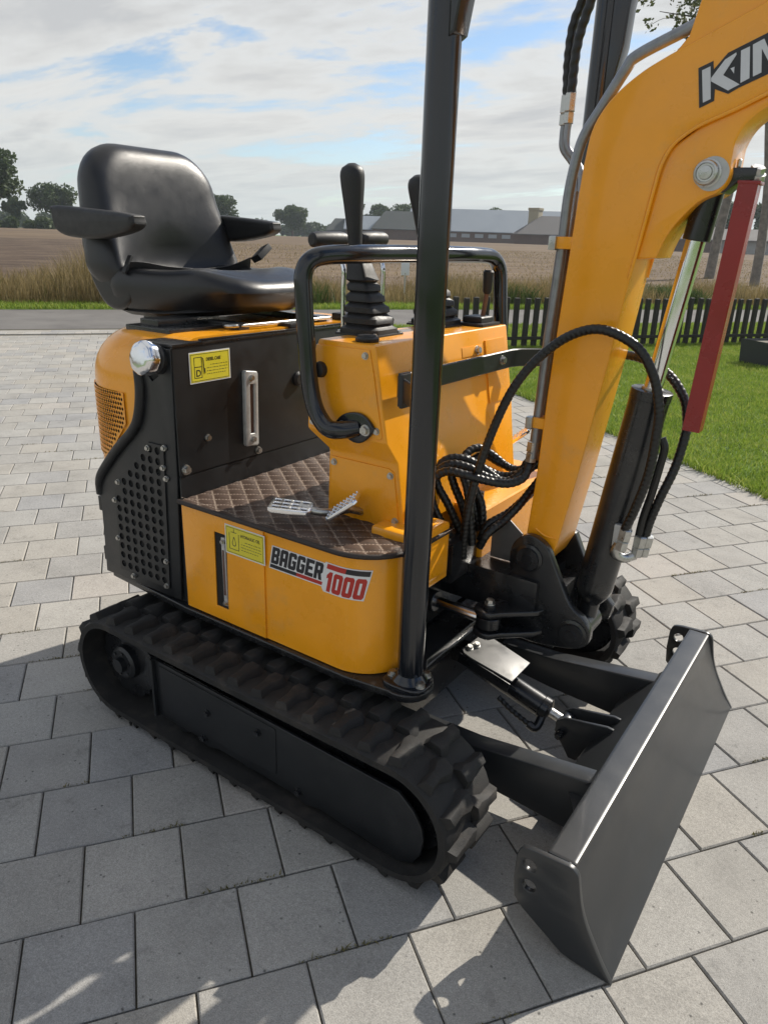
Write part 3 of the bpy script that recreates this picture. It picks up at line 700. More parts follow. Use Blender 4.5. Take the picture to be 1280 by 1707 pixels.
def joystick(cx, cy, tx, ty, z0=1.05):
    b = part('joystick', boot(cx, cy, z0), 'plastic')
    ax = Vector((cx - .044, cy, z0 + .18)); tp = Vector((tx, ty, 1.412)); d = tp - ax
    def rr(s): 
        pr_ = [(0, .0145), (.12, .016), (.3, .0185), (.55, .0225), (.75, .0265), (.86, .0278), (.93, .0262), (.98, .019), (1.0, .009)]
        for (a, b_), (c, e) in zip(pr_, pr_[1:]):
            if a <= s <= c: return b_ + (e - b_) * (s - a) / (c - a)
        return .01
    P = [ax + d * (i / 22) for i in range(23)]
    part('grip', sweep('grip', P, rr, 20, 1, smooth_path=False), 'plastic', b)
    part('boot_flange', box('boot_flange', (cx - .058, cy - .056, z0 - .001), (cx + .058, cy + .056, z0 + .004), .002), 'plastic', b)
    for sx in (-1, 1):
        for sy in (-1, 1): bolt((cx + sx * .051, cy + sy * .049, z0 + .0045), (0, 0, 1), b, .55)
    return b
joystick(.152, -.150, .094, -.150); joystick(.152, .150, .072, .152)
# travel levers: chrome rods with T grips
for y, gx0, gx1 in ((-.115, (-.004, -.162, 1.252), (.012, -.075, 1.254)), (.045, (.0, .006, 1.256), (.005, .112, 1.258))):
    a, b = Vector(gx0), Vector(gx1)
    tl = part('travel_lever', sweep('travel_lever', [(.067, y - .026, 1.05), (.067, y - .026, 1.15), (.064, y - .026, 1.20), tuple((a + b) / 2 + Vector((.0, 0, -.005)))], .006, 12, 5), 'chrome')
    d = (b - a).normalized()
    part('grip', lathe('grip', [(.012, 0), (.0165, .004), (.0185, .02), (.0195, .055), (.0185, .092), (.0155, .104), (.006, .108)], tuple((a + b) / 2 - d * .054), tuple(d), 20), 'plastic', tl)
# small lever on the far side, rubber stop, round cap
sl_ = part('small_lever', sweep('small_lever', [(.233, .25, 1.055), (.238, .25, 1.09), (.243, .25, 1.135)], .0065, 10, 3), 'wood')
part('grip', lathe('grip', [(.008, 0), (.0115, .006), (.014, .045), (.0145, .055), (.011, .060)], (.243, .25, 1.130), (.01, 0, 1), 16), 'plastic', sl_)
part('lever_gaiter', box('lever_gaiter', (.185, .185, 1.05), (.272, .285, 1.058), .003), 'plastic', sl_)
part('lever_gaiter', box('lever_gaiter', (.20, .20, 1.056), (.258, .27, 1.074), .010, 3), 'plastic', sl_)
part('round_cap', lathe('round_cap', [(.024, 0), (.026, .003), (.026, .008), (.021, .011), (.020, .014), (.012, .015)], (.228, -.262, 1.0495), (0, 0, 1), 24), 'plastic', con)
# hand guard hoop
hp = [(.243, -.312, .870), (.215, -.342, .866), (.19, -.348, .868), (.165, -.345, .885), (.147, -.345, .915), (.134, -.345, .97), (.126, -.345, 1.06), (.120, -.345, 1.15), (.119, -.343, 1.185), (.126, -.332, 1.21), (.142, -.305, 1.222), (.17, -.23, 1.226), (.20, -.05, 1.228), (.222, .12, 1.228), (.228, .25, 1.226), (.232, .29, 1.220), (.236, .315, 1.203), (.240, .325, 1.175), (.248, .325, 1.10), (.255, .325, 1.03), (.258, .32, .95), (.25, .30, .87)]
hg = part('hand_guard', sweep('hand_guard', hp, .0195, 20, 4), 'tubeblack')
fl = [(.185, .872), (.205, .852), (.235, .838), (.262, .842), (.288, .868), (.285, .884), (.262, .902), (.235, .905), (.205, .895)]
part('guard_flange', plate('guard_flange', smooth_poly(fl, 3, True), 'xz', -.3135, .010, bev=.003), 'tubeblack', hg)
bolt((.270, -.319, .871), (0, -1, 0), hg, 1.35); bolt((.205, -.319, .872), (0, -1, 0), hg, 1.1)

# ---------------------------------------------------------------- roll bar posts and cross bar
def post(sy):
    y = sy * .392; x = .458 if sy < 0 else .425
    po = part('rollbar_post', sweep('rollbar_post', [(x, y, .352), (x + .004, y, 1.1), (x + .006, y, 2.02)], .0285, 28, 6), 'tubeblack')
    bm = bmesh.new()
    part('foot_plate', plate('foot_plate', smooth_poly([(x - .048, y - .036), (x, y - .048), (x + .046, y - .034), (x + .048, y + .018), (x + .018, y + .046), (x - .036, y + .044)], 3, True), 'xy', .3565, .012, bev=.003), 'tubeblack', po)
    part('weld_ring', lathe('weld_ring', [(.040, 0), (.036, .006), (.030, .014), (.0285, .016)], (x, y, .362), (0, 0, 1), 28), 'tubeblack', po)
    for dx, dy in ((-.038, -.012), (.037, -.016), (.026, .028), (-.026, .034)): bolt((x + dx, y + dy, .3635), (0, 0, 1), po, 1.2)
    part('gusset', plate('gusset', [(x + .026, 1.56), (x + .036, 1.566), (x + .062, 1.70), (x + .066, 1.78), (x + .10, 2.0), (x + .026, 2.0)], 'xz', y, .045, bev=.003), 'tubeblack', po)
    return po
post(-1); pf = post(1)
bar = [(.452, -.385), (.330, -.278), (.325, -.24), (.325, .265), (.335, .30), (.425, .385)]
bar = part('cross_bar', ribbon('cross_bar', bar, .944, .992, .008), 'panel')
for y in (.205, ): bolt((.3255, y, .970), (1, 0, 0), bar, 1.3)
for k, x in enumerate((.342, .354)): part('clamp_plate', box('clamp_plate', (x - .004, -.301 - k * .012, .93), (x + .004, -.266 - k * .012, 1.0), .0015), 'panel', bar)

# ---------------------------------------------------------------- seat box, hood, fuel filler
FX = -.187
tank = part('seat_box', box('seat_box', (-.30, -.444, .352), (FX - .004, .444, 1.008), .006), 'panel')
part('front_sheet', box('front_sheet', (FX - .006, -.449, .703), (FX, .449, 1.010), .002), 'panel', tank)
part('lower_sheet', box('lower_sheet', (FX - .006, -.449, .354), (FX - .001, .449, .698), .002), 'panel', tank)
part('deck_plate', box('deck_plate', (-.30, -.449, 1.010), (FX + .002, .449, 1.018), .0025), 'black', tank)
part('deck_lip', box('deck_lip', (FX - .012, -.36, 1.0182), (FX - .001, .449, 1.0225), .0015), 'black', tank)
side_o = [(FX - .001, 1.008), (-.197, .700), (-.214, .358), (-.530, .352), (-.524, .48), (-.519, .607), (-.505, .645), (-.42, .728), (-.345, .79), (-.322, .825), (-.310, .87), (-.303, .915), (-.308, .945), (-.290, .952), (-.262, .925), (-.238, .940), (-.232, .975), (-.228, 1.008)]
sd = part('side_plate', plate('side_plate', side_o, 'xz', -.4495, .007, bev=.002), 'panel', tank)
gr_o = [(-.292, .772), (-.234, .772), (-.252, .382), (-.456, .382), (-.446, .612), (-.425, .650)]
def in_poly(x, z, P, marg):
    s = None
    for (a, b), (c, d) in zip(P, P[1:] + P[:1]):
        L = math.hypot(c - a, d - b); q = ((c - a) * (z - b) - (d - b) * (x - a)) / L
        if s is None: s = math.copysign(1, q)
        if q * s < marg: return False
    return True
holes = []
for i in range(9):
    for j in range(15):
        z = .402 + j * .0272; x = -.270 - i * .0282 + (z - .40) * .035
        if in_poly(x, z, gr_o, .0125): holes.append(circ(x, z, .0096, 14))
part('perforated_panel', plate('perforated_panel', gr_o, 'xz', -.4555, .004, holes=holes, bev=0, sm=20), 'panel', tank)
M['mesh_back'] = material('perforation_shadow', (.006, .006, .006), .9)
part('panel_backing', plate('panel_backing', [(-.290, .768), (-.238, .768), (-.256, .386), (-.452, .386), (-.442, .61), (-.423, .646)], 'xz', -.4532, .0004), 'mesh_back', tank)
for x, z in ((-.293, .757), (-.231, .768), (-.240, .716), (-.231, .69), (-.428, .640), (-.450, .585), (-.452, .475), (-.256, .46), (-.40, .376), (-.262, .388)): bolt((x, -.4580, z), (0, -1, 0), sd, .8)
for y, z, s in ((-.357, .782, .95), (-.432, .716, 1.35), (-.183, .713, 1.1)): bolt((FX + .001, y, z), (1, 0, 0), tank, s)
sg = part('sight_gauge', plate('sight_gauge', [(-.238, .742), (-.234, .736), (-.196, .732), (-.192, .736), (-.188, .922), (-.192, .928), (-.230, .934), (-.234, .930)], 'yz', FX + .007, .014, holes=[[(-.220, .768), (-.204, .767), (-.201, .896), (-.217, .898)]], bev=.003), 'alu', tank)
part('gauge_tube', box('gauge_tube', (FX + .0015, -.221, .766), (FX + .008, -.2, .90), .002), 'glass', sg)
for z in (.752, .914): bolt((FX + .0145, -.213, z), (1, 0, 0), sg, .9)
part('rubber_grommet', lathe('rubber_grommet', [(.02, 0), (.021, .006), (.014, .012), (.004, .012)], (FX, -.02, .885), (1, 0, 0), 18), 'plastic', tank)
# hood: rounded rear cowl
def rrect(x0, x1, y0, y1, r, n=10):
    return arc_pts(x0 + r, y0 + r, r, 180, 270, n) + [(x1, y0), (x1, y1)] + arc_pts(x0 + r, y1 - r, r, 90, 180, n)
def hood():
    v = []; f = []; levels = [(.40, 0.0), (.60, 0), (.90, 0)] + [(.90 + .125 * math.sin(R(a)), .125 * (1 - math.cos(R(a)))) for a in (12, 24, 36, 48, 60, 70, 80, 90)]
    n = None
    for z, ins in levels:
        P = rrect(-.645 + ins, -.21, -.440 + ins * .75, .440 - ins * .75, max(.20 - ins * .6, .06)); n = len(P); v += [(x, y, z) for x, y in P]
    for i in range(len(levels) - 1):
        for k in range(n): f.append((i * n + k, i * n + (k + 1) % n, (i + 1) * n + (k + 1) % n, (i + 1) * n + k))
    f.append(tuple(range((len(levels) - 1) * n, len(levels) * n)))
    return pyd('hood', v, f, 50)
hd = part('hood', hood(), 'yellow')
# perforated vent wrapped round the rear corner of the hood: flat sheet with holes bent onto the cowl
def wrap(me, off):
    cx, cy, r = -.445, -.240, .200 + off
    for vv in me.vertices:
        s, d, z = vv.co.x, vv.co.y, vv.co.z          # s: arc length from the flank (0) backwards
        if s < .055: x, y = cx + (.055 - s) + 0, cy - r - d
        else:
            a = -math.pi / 2 - (s - .055) / .200; x, y = cx + (r + d) * math.cos(a), cy + (r + d) * math.sin(a)
        vv.co = (x, y, z)
    me.update(); return me
vent_o = [(.0, .878), (.0, .80), (.055, .735), (.12, .685), (.20, .685), (.20, .882)]
vh = []
for i in range(16):
    for j in range(22):
        s = .008 + j * .0098 + (i % 2) * .0049; z = .690 + i * .0122
        ok = .004 < s < .195 and z < .874 and z > (.80 - s * 1.12 + .006 if s < .12 else .69)
        if ok: vh.append(circ(s, z, .0046, 8))
def vent(): 
    me = plate('vent_grille', vent_o, 'xy', 0, .0016, holes=vh, sm=0)
    for vv in me.vertices: vv.co = (vv.co.x, vv.co.z, vv.co.y)
    bm = bmesh.new(); bm.from_mesh(me); bmesh.ops.recalc_face_normals(bm, faces=bm.faces); bm.to_mesh(me); bm.free()
    return wrap(me, .004)
part('vent_grille', vent(), 'yellow', hd)
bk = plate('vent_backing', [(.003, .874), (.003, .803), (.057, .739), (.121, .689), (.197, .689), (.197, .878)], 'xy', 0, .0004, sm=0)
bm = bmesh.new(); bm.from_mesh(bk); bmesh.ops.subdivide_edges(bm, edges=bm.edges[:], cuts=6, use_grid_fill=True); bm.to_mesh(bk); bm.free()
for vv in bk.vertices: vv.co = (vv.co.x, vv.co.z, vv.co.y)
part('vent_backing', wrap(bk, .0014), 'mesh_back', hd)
part('edge_trim', sweep('edge_trim', [(-.31, -.452, .955), (-.305, -.455, .90), (-.318, -.455, .84), (-.345, -.455, .795), (-.42, -.455, .730), (-.495, -.453, .655), (-.519, -.45, .62), (-.526, -.446, .585)], .0135, 12, 6), 'plastic', tank)
for z in (.55, .40): part('rear_hinge', box('rear_hinge', (-.546, -.445, z - .02), (-.528, -.425, z + .022), .003), 'plastic', tank)
# filler neck and chrome cap
cp, ca = Vector((-.232, -.462, .982)), Vector((-.02, -.98, .18)).normalized()
fn = part('fuel_filler', lathe('fuel_filler', [(.034, -.05), (.034, .0), (.030, .004), (.030, .02)], tuple(cp), tuple(ca), 28), 'plastic')
part('fuel_cap', lathe('fuel_cap', [(.035, .012), (.039, .014), (.040, .018), (.040, .034), (.0385, .040), (.034, .0445), (.022, .0465), (.004, .047)], tuple(cp), tuple(ca), 64, lambda th: 1 + .020 * math.cos(8 * th) - .01, 50), 'chrome', fn)
part('filler_recess', plate('filler_recess', [(-.300, .95), (-.262, .915), (-.228, .94), (-.214, 1.0), (-.29, 1.004)], 'xz', -.4455, .003), 'dark', tank)
# ---------------------------------------------------------------- seat with armrests and belt
def pillow(name, out, prof, fmap, rings=None):
    """out: closed 2D outline about 0; prof: [(scale, depth)] from back centre round the rim to front centre; fmap maps (u,v,d)->xyz"""
    v = []; f = []; n = len(out)
    for s, d in prof:
        for u, w in out: v.append(fmap(u * s, w * s, d, s))
    for i in range(len(prof) - 1):
        for k in range(n): f.append((i * n + k, i * n + (k + 1) % n, (i + 1) * n + (k + 1) % n, (i + 1) * n + k))
    f.append(tuple(reversed(range(n)))); f.append(tuple(range((len(prof) - 1) * n, len(prof) * n)))
    bm = bmesh.new(); bm.from_mesh(pyd('x', v, f)); bmesh.ops.recalc_face_normals(bm, faces=bm.faces)
    return bm_mesh(name, bm, 60)
def super_out(hw_bot, hw_top, h, rb, rt_, n=9):
    """trapezoid with rounded corners, v from 0 (bottom) to h, centred in v"""
    P = arc_pts(hw_bot - rb, rb - h / 2, rb, -90, 5, n) + arc_pts(hw_top - rt_, h / 2 - rt_, rt_, 5, 90, n)
    P += [(-x, y) for x, y in P[::-1]]
    out = []
    for a, b in zip(P, P[1:] + P[:1]):
        out.append(a); L = math.hypot(b[0] - a[0], b[1] - a[1]); k = int(L / .03)
        for q in range(1, k): out.append((a[0] + (b[0] - a[0]) * q / k, a[1] + (b[1] - a[1]) * q / k))
    return out
SY = -.020
bo = super_out(.248, .226, .405, .08, .125)
def back_map(u, v, d, s):
    lean = R(9); hollow = 0
    front = max(0, d) / .06
    # side bolsters and lumbar hollow on the front
    low = min(max((.06 - v) / .22, 0), 1)
    hollow = front * (-.022 * math.exp(-((v + .115) / .065) ** 2) * math.exp(-(u / .12) ** 2) + (.010 + .055 * low) * (abs(u) / .22) ** 3 - .014 * (v / .2) ** 2 * (1 if v > 0 else .2))
    z = 1.288 + v * math.cos(lean) + (d + hollow) * math.sin(lean) * .3
    x = -.752 - v * math.sin(lean) + (d + hollow)
    if v < -.12: x += (-(v + .12)) * .35 * (1 if d > -.03 else .5)
    return (x, SY + u, z)
prof = [(.02, -.050), (.5, -.050), (.86, -.046), (.95, -.036), (.99, -.018), (1.0, .0), (.995, .016), (.975, .030), (.94, .043), (.89, .0515), (.845, .0555), (.805, .0578), (.74, .0600), (.66, .0612), (.5, .062), (.34, .062), (.17, .062), (.02, .062)]
seat = part('seat', pillow('seat', bo, prof, back_map), 'vinyl')
co = super_out(.238, .210, .475, .07, .15)
def cush_map(u, v, d, s):
    x = -.475 + v; top = d > .02
    z = 1.088 + d
    t = max(0, d) / .045
    z += t * (.020 * (abs(u) / .22) ** 3 - .020 * math.exp(-((v + .12) / .09) ** 2) * math.exp(-(u / .12) ** 2) - .016 * max(0, (v - .12) / .12) ** 2 + .012 * max(0, (-v - .12) / .12) + .008 * math.exp(-((v - .1) / .07) ** 2))
    z += .030 * max(0, (v - .02) / .22) * (1 if d < 0 else .25) + .012
    return (x, SY + u, z)
cprofile = [(.02, -.062), (.6, -.062), (.84, -.056), (.93, -.040), (.985, -.012), (1.0, .008), (.99, .022), (.965, .033), (.92, .043), (.87, .0465), (.845, .0468), (.825, .0485), (.76, .052), (.64, .053), (.5, .053), (.34, .053), (.17, .053), (.02, .053)]
part('seat_cushion', pillow('seat_cushion', co, cprofile, cush_map), 'vinyl', seat)
# side wings of the shell joining backrest and cushion
for sy in (-1, 1):
    w = smooth_poly([(-.79, 1.24), (-.735, 1.245), (-.70, 1.20), (-.67, 1.165), (-.60, 1.130), (-.58, 1.085), (-.64, 1.050), (-.70, 1.055), (-.745, 1.10), (-.775, 1.16)], 3, True)
    part('side_wing', plate('side_wing', w, 'xz', SY + sy * .212, .040, bev=.016, bres=4), 'vinyl', seat)
part('seat_shell', pillow('seat_shell', super_out(.215, .20, .40, .06, .1), [(.05, -.012), (.9, -.012), (1.0, 0), (.95, .012), (.05, .012)], lambda u, v, d, s: (-.50 + v, SY + u, 1.048 + d + .02 * max(0, v / .2))), 'plastic', seat)
def armrest(sy):
    y = SY + sy * (.262 if sy < 0 else .245); a = part('armrest', plate('armrest', smooth_poly([(-.832, 1.305), (-.82, 1.318), (-.66, 1.310), (-.50, 1.298), (-.482, 1.288), (-.484, 1.268), (-.53, 1.252), (-.64, 1.236), (-.76, 1.238), (-.815, 1.252), (-.830, 1.275)], 3, True), 'xz', y, .052, bev=.012, bres=4), 'plastic', seat)
    part('armrest_pivot', cyl('armrest_pivot', (-.775, y - sy * .03, 1.275), (-.775, y - sy * .06, 1.275), .02), 'plastic', a)
armrest(-1); armrest(1)
def strap(name, pts, w, th=.002):
    P = smooth_poly(pts, 5); v = []; f = []
    for i, p in enumerate(P):
        t_ = (P[min(i + 1, len(P) - 1)] - P[max(i - 1, 0)]).normalized(); s = Vector((.62, 0, .8)); s = (s - t_ * s.dot(t_)).normalized(); nrm = t_.cross(s)
        for a, b in ((-w / 2, 0), (w / 2, 0), (w / 2, th), (-w / 2, th)): v.append(p + s * a + nrm * b)
    for i in range(len(P) - 1):
        for k in range(4): f.append((i * 4 + k, i * 4 + (k + 1) % 4, (i + 1) * 4 + (k + 1) % 4, (i + 1) * 4 + k))
    f += [(3, 2, 1, 0), tuple(range(len(v) - 4, len(v)))]
    return pyd(name, v, f, 40)
M['belt'] = material('belt_webbing', (.028, .028, .030), .6, 0, .2, 200, bump=.4, bs=1200)
bt = part('seat_belt', strap('seat_belt', [(-.60, SY - .218, 1.162), (-.59, SY - .18, 1.160), (-.585, SY - .1, 1.148), (-.575, SY + .02, 1.142), (-.565, SY + .12, 1.152), (-.545, SY + .19, 1.176)], .048), 'belt', seat)
part('belt_buckle', box('belt_buckle', (-.022, -.030, -.010), (.022, .030, .010), .004, M=Matrix.Translation((-.52, SY + .215, 1.205)) @ Matrix.Rotation(R(35), 4, 'X') @ Matrix.Rotation(R(-20), 4, 'Y')), 'plastic', seat)
part('belt_tongue', box('belt_tongue', (-.008, -.026, -.004), (.008, .026, .004), .002, M=Matrix.Translation((-.60, SY - .222, 1.172)) @ Matrix.Rotation(R(60), 4, 'X')), 'plastic', seat)
# seat slides and bracket on the deck
for y in (-.17, .15):
    rl = part('seat_slide', box('seat_slide', (-.62, y - .018, 1.022), (-.235, y + .018, 1.042), .003), 'black')
    for x in (-.58, -.27): bolt((x, y + .026, 1.027), (0, 0, 1), rl, 1.1)
part('slide_support', box('slide_support', (-.47, -.36, 1.020), (-.30, -.10, 1.034), .003), 'black')
part('slide_support', box('slide_support', (-.43, -.345, 1.032), (-.36, -.14, 1.052), .004), 'black')
part('slide_handle', sweep('slide_handle', [(-.30, -.18, 1.035), (-.25, -.21, 1.036), (-.235, -.12, 1.036), (-.23, .10, 1.036), (-.24, .19, 1.034), (-.30, .2, 1.034)], .005, 10, 5), 'zinc')
part('deck_catch', box('deck_catch', (-.25, -.03, 1.0225), (-.20, .06, 1.034), .003), 'plastic')
part('deck_catch', box('deck_catch', (-.26, .22, 1.0225), (-.205, .33, 1.045), .005), 'plastic')

# ---------------------------------------------------------------- swing bracket, boom, boom cylinder
part('swing_support', box('swing_support', (.30, -.105, .430), (.612, .105, .527), .006), 'black')
part('valve_plate', plate('valve_plate', [(.455, .53), (.455, .60), (.50, .635), (.545, .60), (.545, .53)], 'xz', -.035, .006, bev=.0015), 'greyplate')
part('valve_block', box('valve_block', (.352, -.185, .50), (.43, -.06, .60), .006), 'black')
swp = smooth_poly([(.530, .560), (.536, .602), (.560, .628), (.590, .630), (.620, .612), (.640, .575), (.664, .53), (.690, .487), (.722, .465), (.742, .438), (.740, .405), (.715, .385), (.66, .372), (.60, .365), (.555, .375), (.54, .42), (.545, .48)], 3, True)
sw = part('swing_bracket', plate('swing_bracket', swp, 'xz', -.079, .022, bev=.003), 'black')
swf = [(.530, .560), (.536, .602), (.56, .625), (.627, .600), (.655, .545), (.70, .48), (.742, .438), (.735, .40), (.66, .372), (.555, .375)]
part('bracket_cheek', plate('bracket_cheek', swf, 'xz', .079, .022, bev=.003), 'black', sw)
part('bracket_core', box('bracket_core', (.545, -.069, .352), (.655, .069, .505), .008), 'black', sw)
part('bracket_back', box('bracket_back', (.532, -.069, .50), (.55, .069, .57), .003), 'black', sw)
for x, z, r in ((.579, .577, .027), (.704, .421, .028)):
    for sy in (-1, 1):
        part('pin_boss', lathe('pin_boss', [(r * 1.25, 0), (r * 1.25, .006), (r, .008), (r * .98, .014), (r * .5, .0145), (r * .46, .0185), (r * .1, .0185)], (x, sy * .088, z), (0, sy, 0), 26), 'black', sw)
for z in (.452, .398):
    lg = [(.60, -.02), (.645, -.06), (.62, -.11), (.56, -.165)] + arc_pts(.524, -.158, .036, -60, -230, 10) + [(.53, -.09), (.545, -.02)]
    part('swing_lug', plate('swing_lug', lg, 'xy', z, .014, bev=.003), 'black', sw)
part('swing_pin', cyl('swing_pin', (.524, -.160, .380), (.524, -.160, .470), .016), 'black', sw)
bolt((.524, -.160, .470), (0, 0, 1), sw, 1.4)
rod = part('swing_cylinder', cyl('swing_cylinder', (.16, -.165, .432), (.385, -.165, .432), .026), 'black')
part('rod', cyl('rod', (.38, -.165, .432), (.505, -.163, .428), .0135), 'chrome', rod)
part('rod_eye', cyl('rod_eye', (.524, -.160, .412), (.524, -.160, .440), .030), 'black', rod)
# boom
rear = [(.551, .585), (.556, .66), (.562, .756), (.567, .95), (.574, 1.10), (.581, 1.24), (.587, 1.36), (.590, 1.405)]
bend = smooth_poly([(.590, 1.405), (.598, 1.462), (.617, 1.500), (.645, 1.530), (.683, 1.557), (.725, 1.578)], 4)
topl = [(.80, 1.610), (.95, 1.675), (1.12, 1.748), (1.30, 1.815)]
botl = [(1.30, 1.665), (1.12, 1.597), (.96, 1.531), (.894, 1.503), (.846, 1.482), (.80, 1.463)]
low = smooth_poly([(.80, 1.463), (.772, 1.449), (.750, 1.428), (.737, 1.400), (.731, 1.365)], 4)[1:]
front = [(.721, 1.29), (.713, 1.23), (.702, 1.13), (.690, 1.03), (.674, .91), (.656, .776), (.642, .69), (.629, .605), (.612, .565), (.59, .545), (.567, .547), (.555, .562)]
bprof = rear + [tuple(p) for p in bend[1:]] + topl + botl + [tuple(p) for p in low] + front
boom = part('boom', plate('boom', bprof, 'xz', 0, .120, bev=.004, bres=3), 'yellow')
gz_ = [(.7135, 1.236), (.7525, 1.240)] + [tuple(p) for p in smooth_poly([(.7525, 1.240), (.766, 1.279), (.786, 1.310), (.812, 1.338), (.840, 1.353)], 4)[1:]] + arc_pts(.822, 1.386, .037, -55, 20, 8) + [tuple(p) for p in smooth_poly([(.857, 1.415), (.858, 1.435), (.868, 1.460), (.886, 1.479), (.915, 1.495), (.965, 1.512)], 4)[1:]] + [(.96, 1.532), (.894, 1.505), (.80, 1.465), (.750, 1.43), (.735, 1.400), (.72, 1.29)]
part('cylinder_lug', plate('cylinder_lug', gz_, 'xz', 0, .108, bev=.004, bres=3), 'yellow', boom)
for sy in (-1, 1):
    part('arm_cylinder_lug', plate('arm_cylinder_lug', [(.70, 1.55), (.738, 1.588), (.752, 1.605), (.764, 1.66), (.785, 1.74), (.80, 1.76), (.84, 1.76), (.90, 1.70), (.96, 1.67)], 'xz', sy * .045, .018, bev=.003), 'yellow', boom)
# weld seams along the plates
for sy in (-1, 1):
    part('weld_seam', sweep('weld_seam', [(x, sy * .060, z) for x, z in [(.709, 1.20), (.716, 1.245), (.724, 1.30), (.733, 1.365), (.739, 1.400), (.752, 1.430), (.774, 1.450), (.80, 1.465), (.85, 1.485), (.894, 1.505), (.96, 1.533)]], .0035, 8, 4), 'yellow', boom)
    part('weld_seam', sweep('weld_seam', [(x, sy * .0595, z) for x, z in [(.575, .64), (.60, .628), (.628, .628)]], .003, 8, 4), 'yellow', boom)
pn = part('boom_pin', lathe('boom_pin', [(.024, 0), (.024, .004), (.021, .005), (.021, .016), (.0195, .019), (.016, .020), (.015, .017), (.012, .017), (.011, .020), (.003, .021)], (.821, -.054, 1.386), (0, -1, 0), 28), 'zinc', boom)
part('pin_washer', lathe('pin_washer', [(.0285, 0), (.0285, .003), (.01, .003)], (.829, -.0535, 1.385), (0, -1, 0), 28), 'alu', boom)
# KIN lettering on the boom flank
part('lettering_outline', plate('lettering_outline', [(.778, 1.552), (.801, 1.561), (.804, 1.548), (.823, 1.571), (.904, 1.604), (.916, 1.544), (.849, 1.517), (.834, 1.509), (.811, 1.518), (.813, 1.500), (.790, 1.490)], 'xz', -.0606, .0010), 'ink', boom)
for nm, P in (('K', [(.785, 1.548), (.798, 1.553), (.807, 1.503), (.795, 1.498)]), ('K', [(.802, 1.535), (.820, 1.561), (.836, 1.570), (.837, 1.567), (.821, 1.538), (.850, 1.522), (.833, 1.514), (.803, 1.530)]), ('K', [(.831, 1.547), (.837, 1.549), (.838, 1.539)]), ('I', [(.843, 1.572), (.856, 1.577), (.864, 1.530), (.851, 1.524)]), ('N', [(.860, 1.579), (.876, 1.586), (.892, 1.560), (.887, 1.590), (.898, 1.594), (.907, 1.546), (.896, 1.542), (.875, 1.572), (.881, 1.537), (.869, 1.532)])):
    part('letter', plate('letter', P, 'xz', -.0616, .0010), 'silverprint', boom)
# boom cylinder
A0, A1 = Vector((.700, 0, .415)), Vector((.822, 0, 1.386)); ad = (A1 - A0).normalized()
def ax(s): return tuple(A0 + ad * s)
bc = part('boom_cylinder', lathe('boom_cylinder', [(.022, .055), (.034, .075), (.041, .092), (.0415, .10), (.0415, .552), (.0425, .553), (.0425, .571), (.0405, .572), (.012, .5725)], tuple(A0), tuple(ad), 40), 'black')
part('base_eye', cyl('base_eye', (A0.x, -.035, A0.z), (A0.x, .035, A0.z), .030), 'black', bc)
part('base_neck', cyl('base_neck', ax(.0), ax(.085), .023), 'black', bc)
part('rod', cyl('rod', ax(.56), ax(.90), .0185, 28), 'chrome', bc)
part('rod_sleeve', cyl('rod_sleeve', ax(.865), ax(.965), .0255, 28), 'black', bc)
part('gland', cyl('gland', ax(.566), ax(.577), .0225, 28), 'zinc', bc)
# red rod guard: channel hung from the rod end, in front of the rod
gd = Vector((.021, 0, .45)).normalized()
Tg = Matrix.Translation((.862, -.012, .915))
Tg = Tg @ Matrix.Rotation(math.atan2(.021, .45), 4, 'Y')
ch = [(-.013, -.018), (.018, -.018), (.020, -.016), (.020, .016), (.018, .018), (-.013, .018), (-.013, .0155), (.0175, .0155), (.0175, -.0155), (-.013, -.0155)]
rg = part('rod_guard', plate('rod_guard', ch, 'xy', .228, .456, M=Tg, sm=20), 'red')
part('guard_cap', box('guard_cap', (-.015, -.019, .455), (.024, .019, .461), .002, M=Tg), 'red', rg)
part('guard_bracket', plate('guard_bracket', [(.80, 1.352), (.85, 1.356), (.868, 1.373), (.895, 1.376), (.897, 1.396), (.862, 1.397), (.835, 1.395), (.81, 1.40)], 'xz', .0, .060, bev=.002), 'black', rg)
bolt((.893, -.012, 1.386), (.3, -.4, 1), rg, 1.8)
part('grease_nipple', cyl('grease_nipple', (.862, -.01, 1.398), (.862, -.01, 1.412), .004), 'zinc', rg)
# steel pipes on the back of the boom, clamps and fittings
for y in (-.042, ):
    k = (y + .042) * .25
    pp = part('steel_pipe', sweep('steel_pipe', [(.541, y, .80), (.545, y, .93), (.549, y, 1.073), (.557, y, 1.255), (.559, y, 1.348), (.566, y, 1.409), (.578, y, 1.457), (.604, y, 1.50 + k), (.644, y, 1.565), (.662, y, 1.585), (.743, y, 1.617), (.827, y, 1.650), (.95, y, 1.70), (1.15, y, 1.785)], .0105, 12, 5), 'pipe')
    part('pipe_fitting', lathe('pipe_fitting', [(.010, 0), (.0125, .001), (.0125, .022), (.010, .024), (.0135, .026), (.0135, .048), (.010, .05)], (.537, y, .79), (.05, 0, 1), 6, sm=10), 'zinc', pp)
for y in (-.014, .020):
    pp = part('steel_pipe', sweep('steel_pipe', [(.541, y, .80), (.545, y, .93), (.549, y, 1.073), (.555, y, 1.22), (.556, y + .01, 1.30), (.55, y + .03, 1.36)], .0085, 12, 5), 'pipe')
    part('pipe_fitting', lathe('pipe_fitting', [(.010, 0), (.0125, .001), (.0125, .022), (.010, .024), (.0135, .026), (.0135, .048), (.010, .05)], (.537, y, .79), (.05, 0, 1), 6, sm=10), 'zinc', pp)
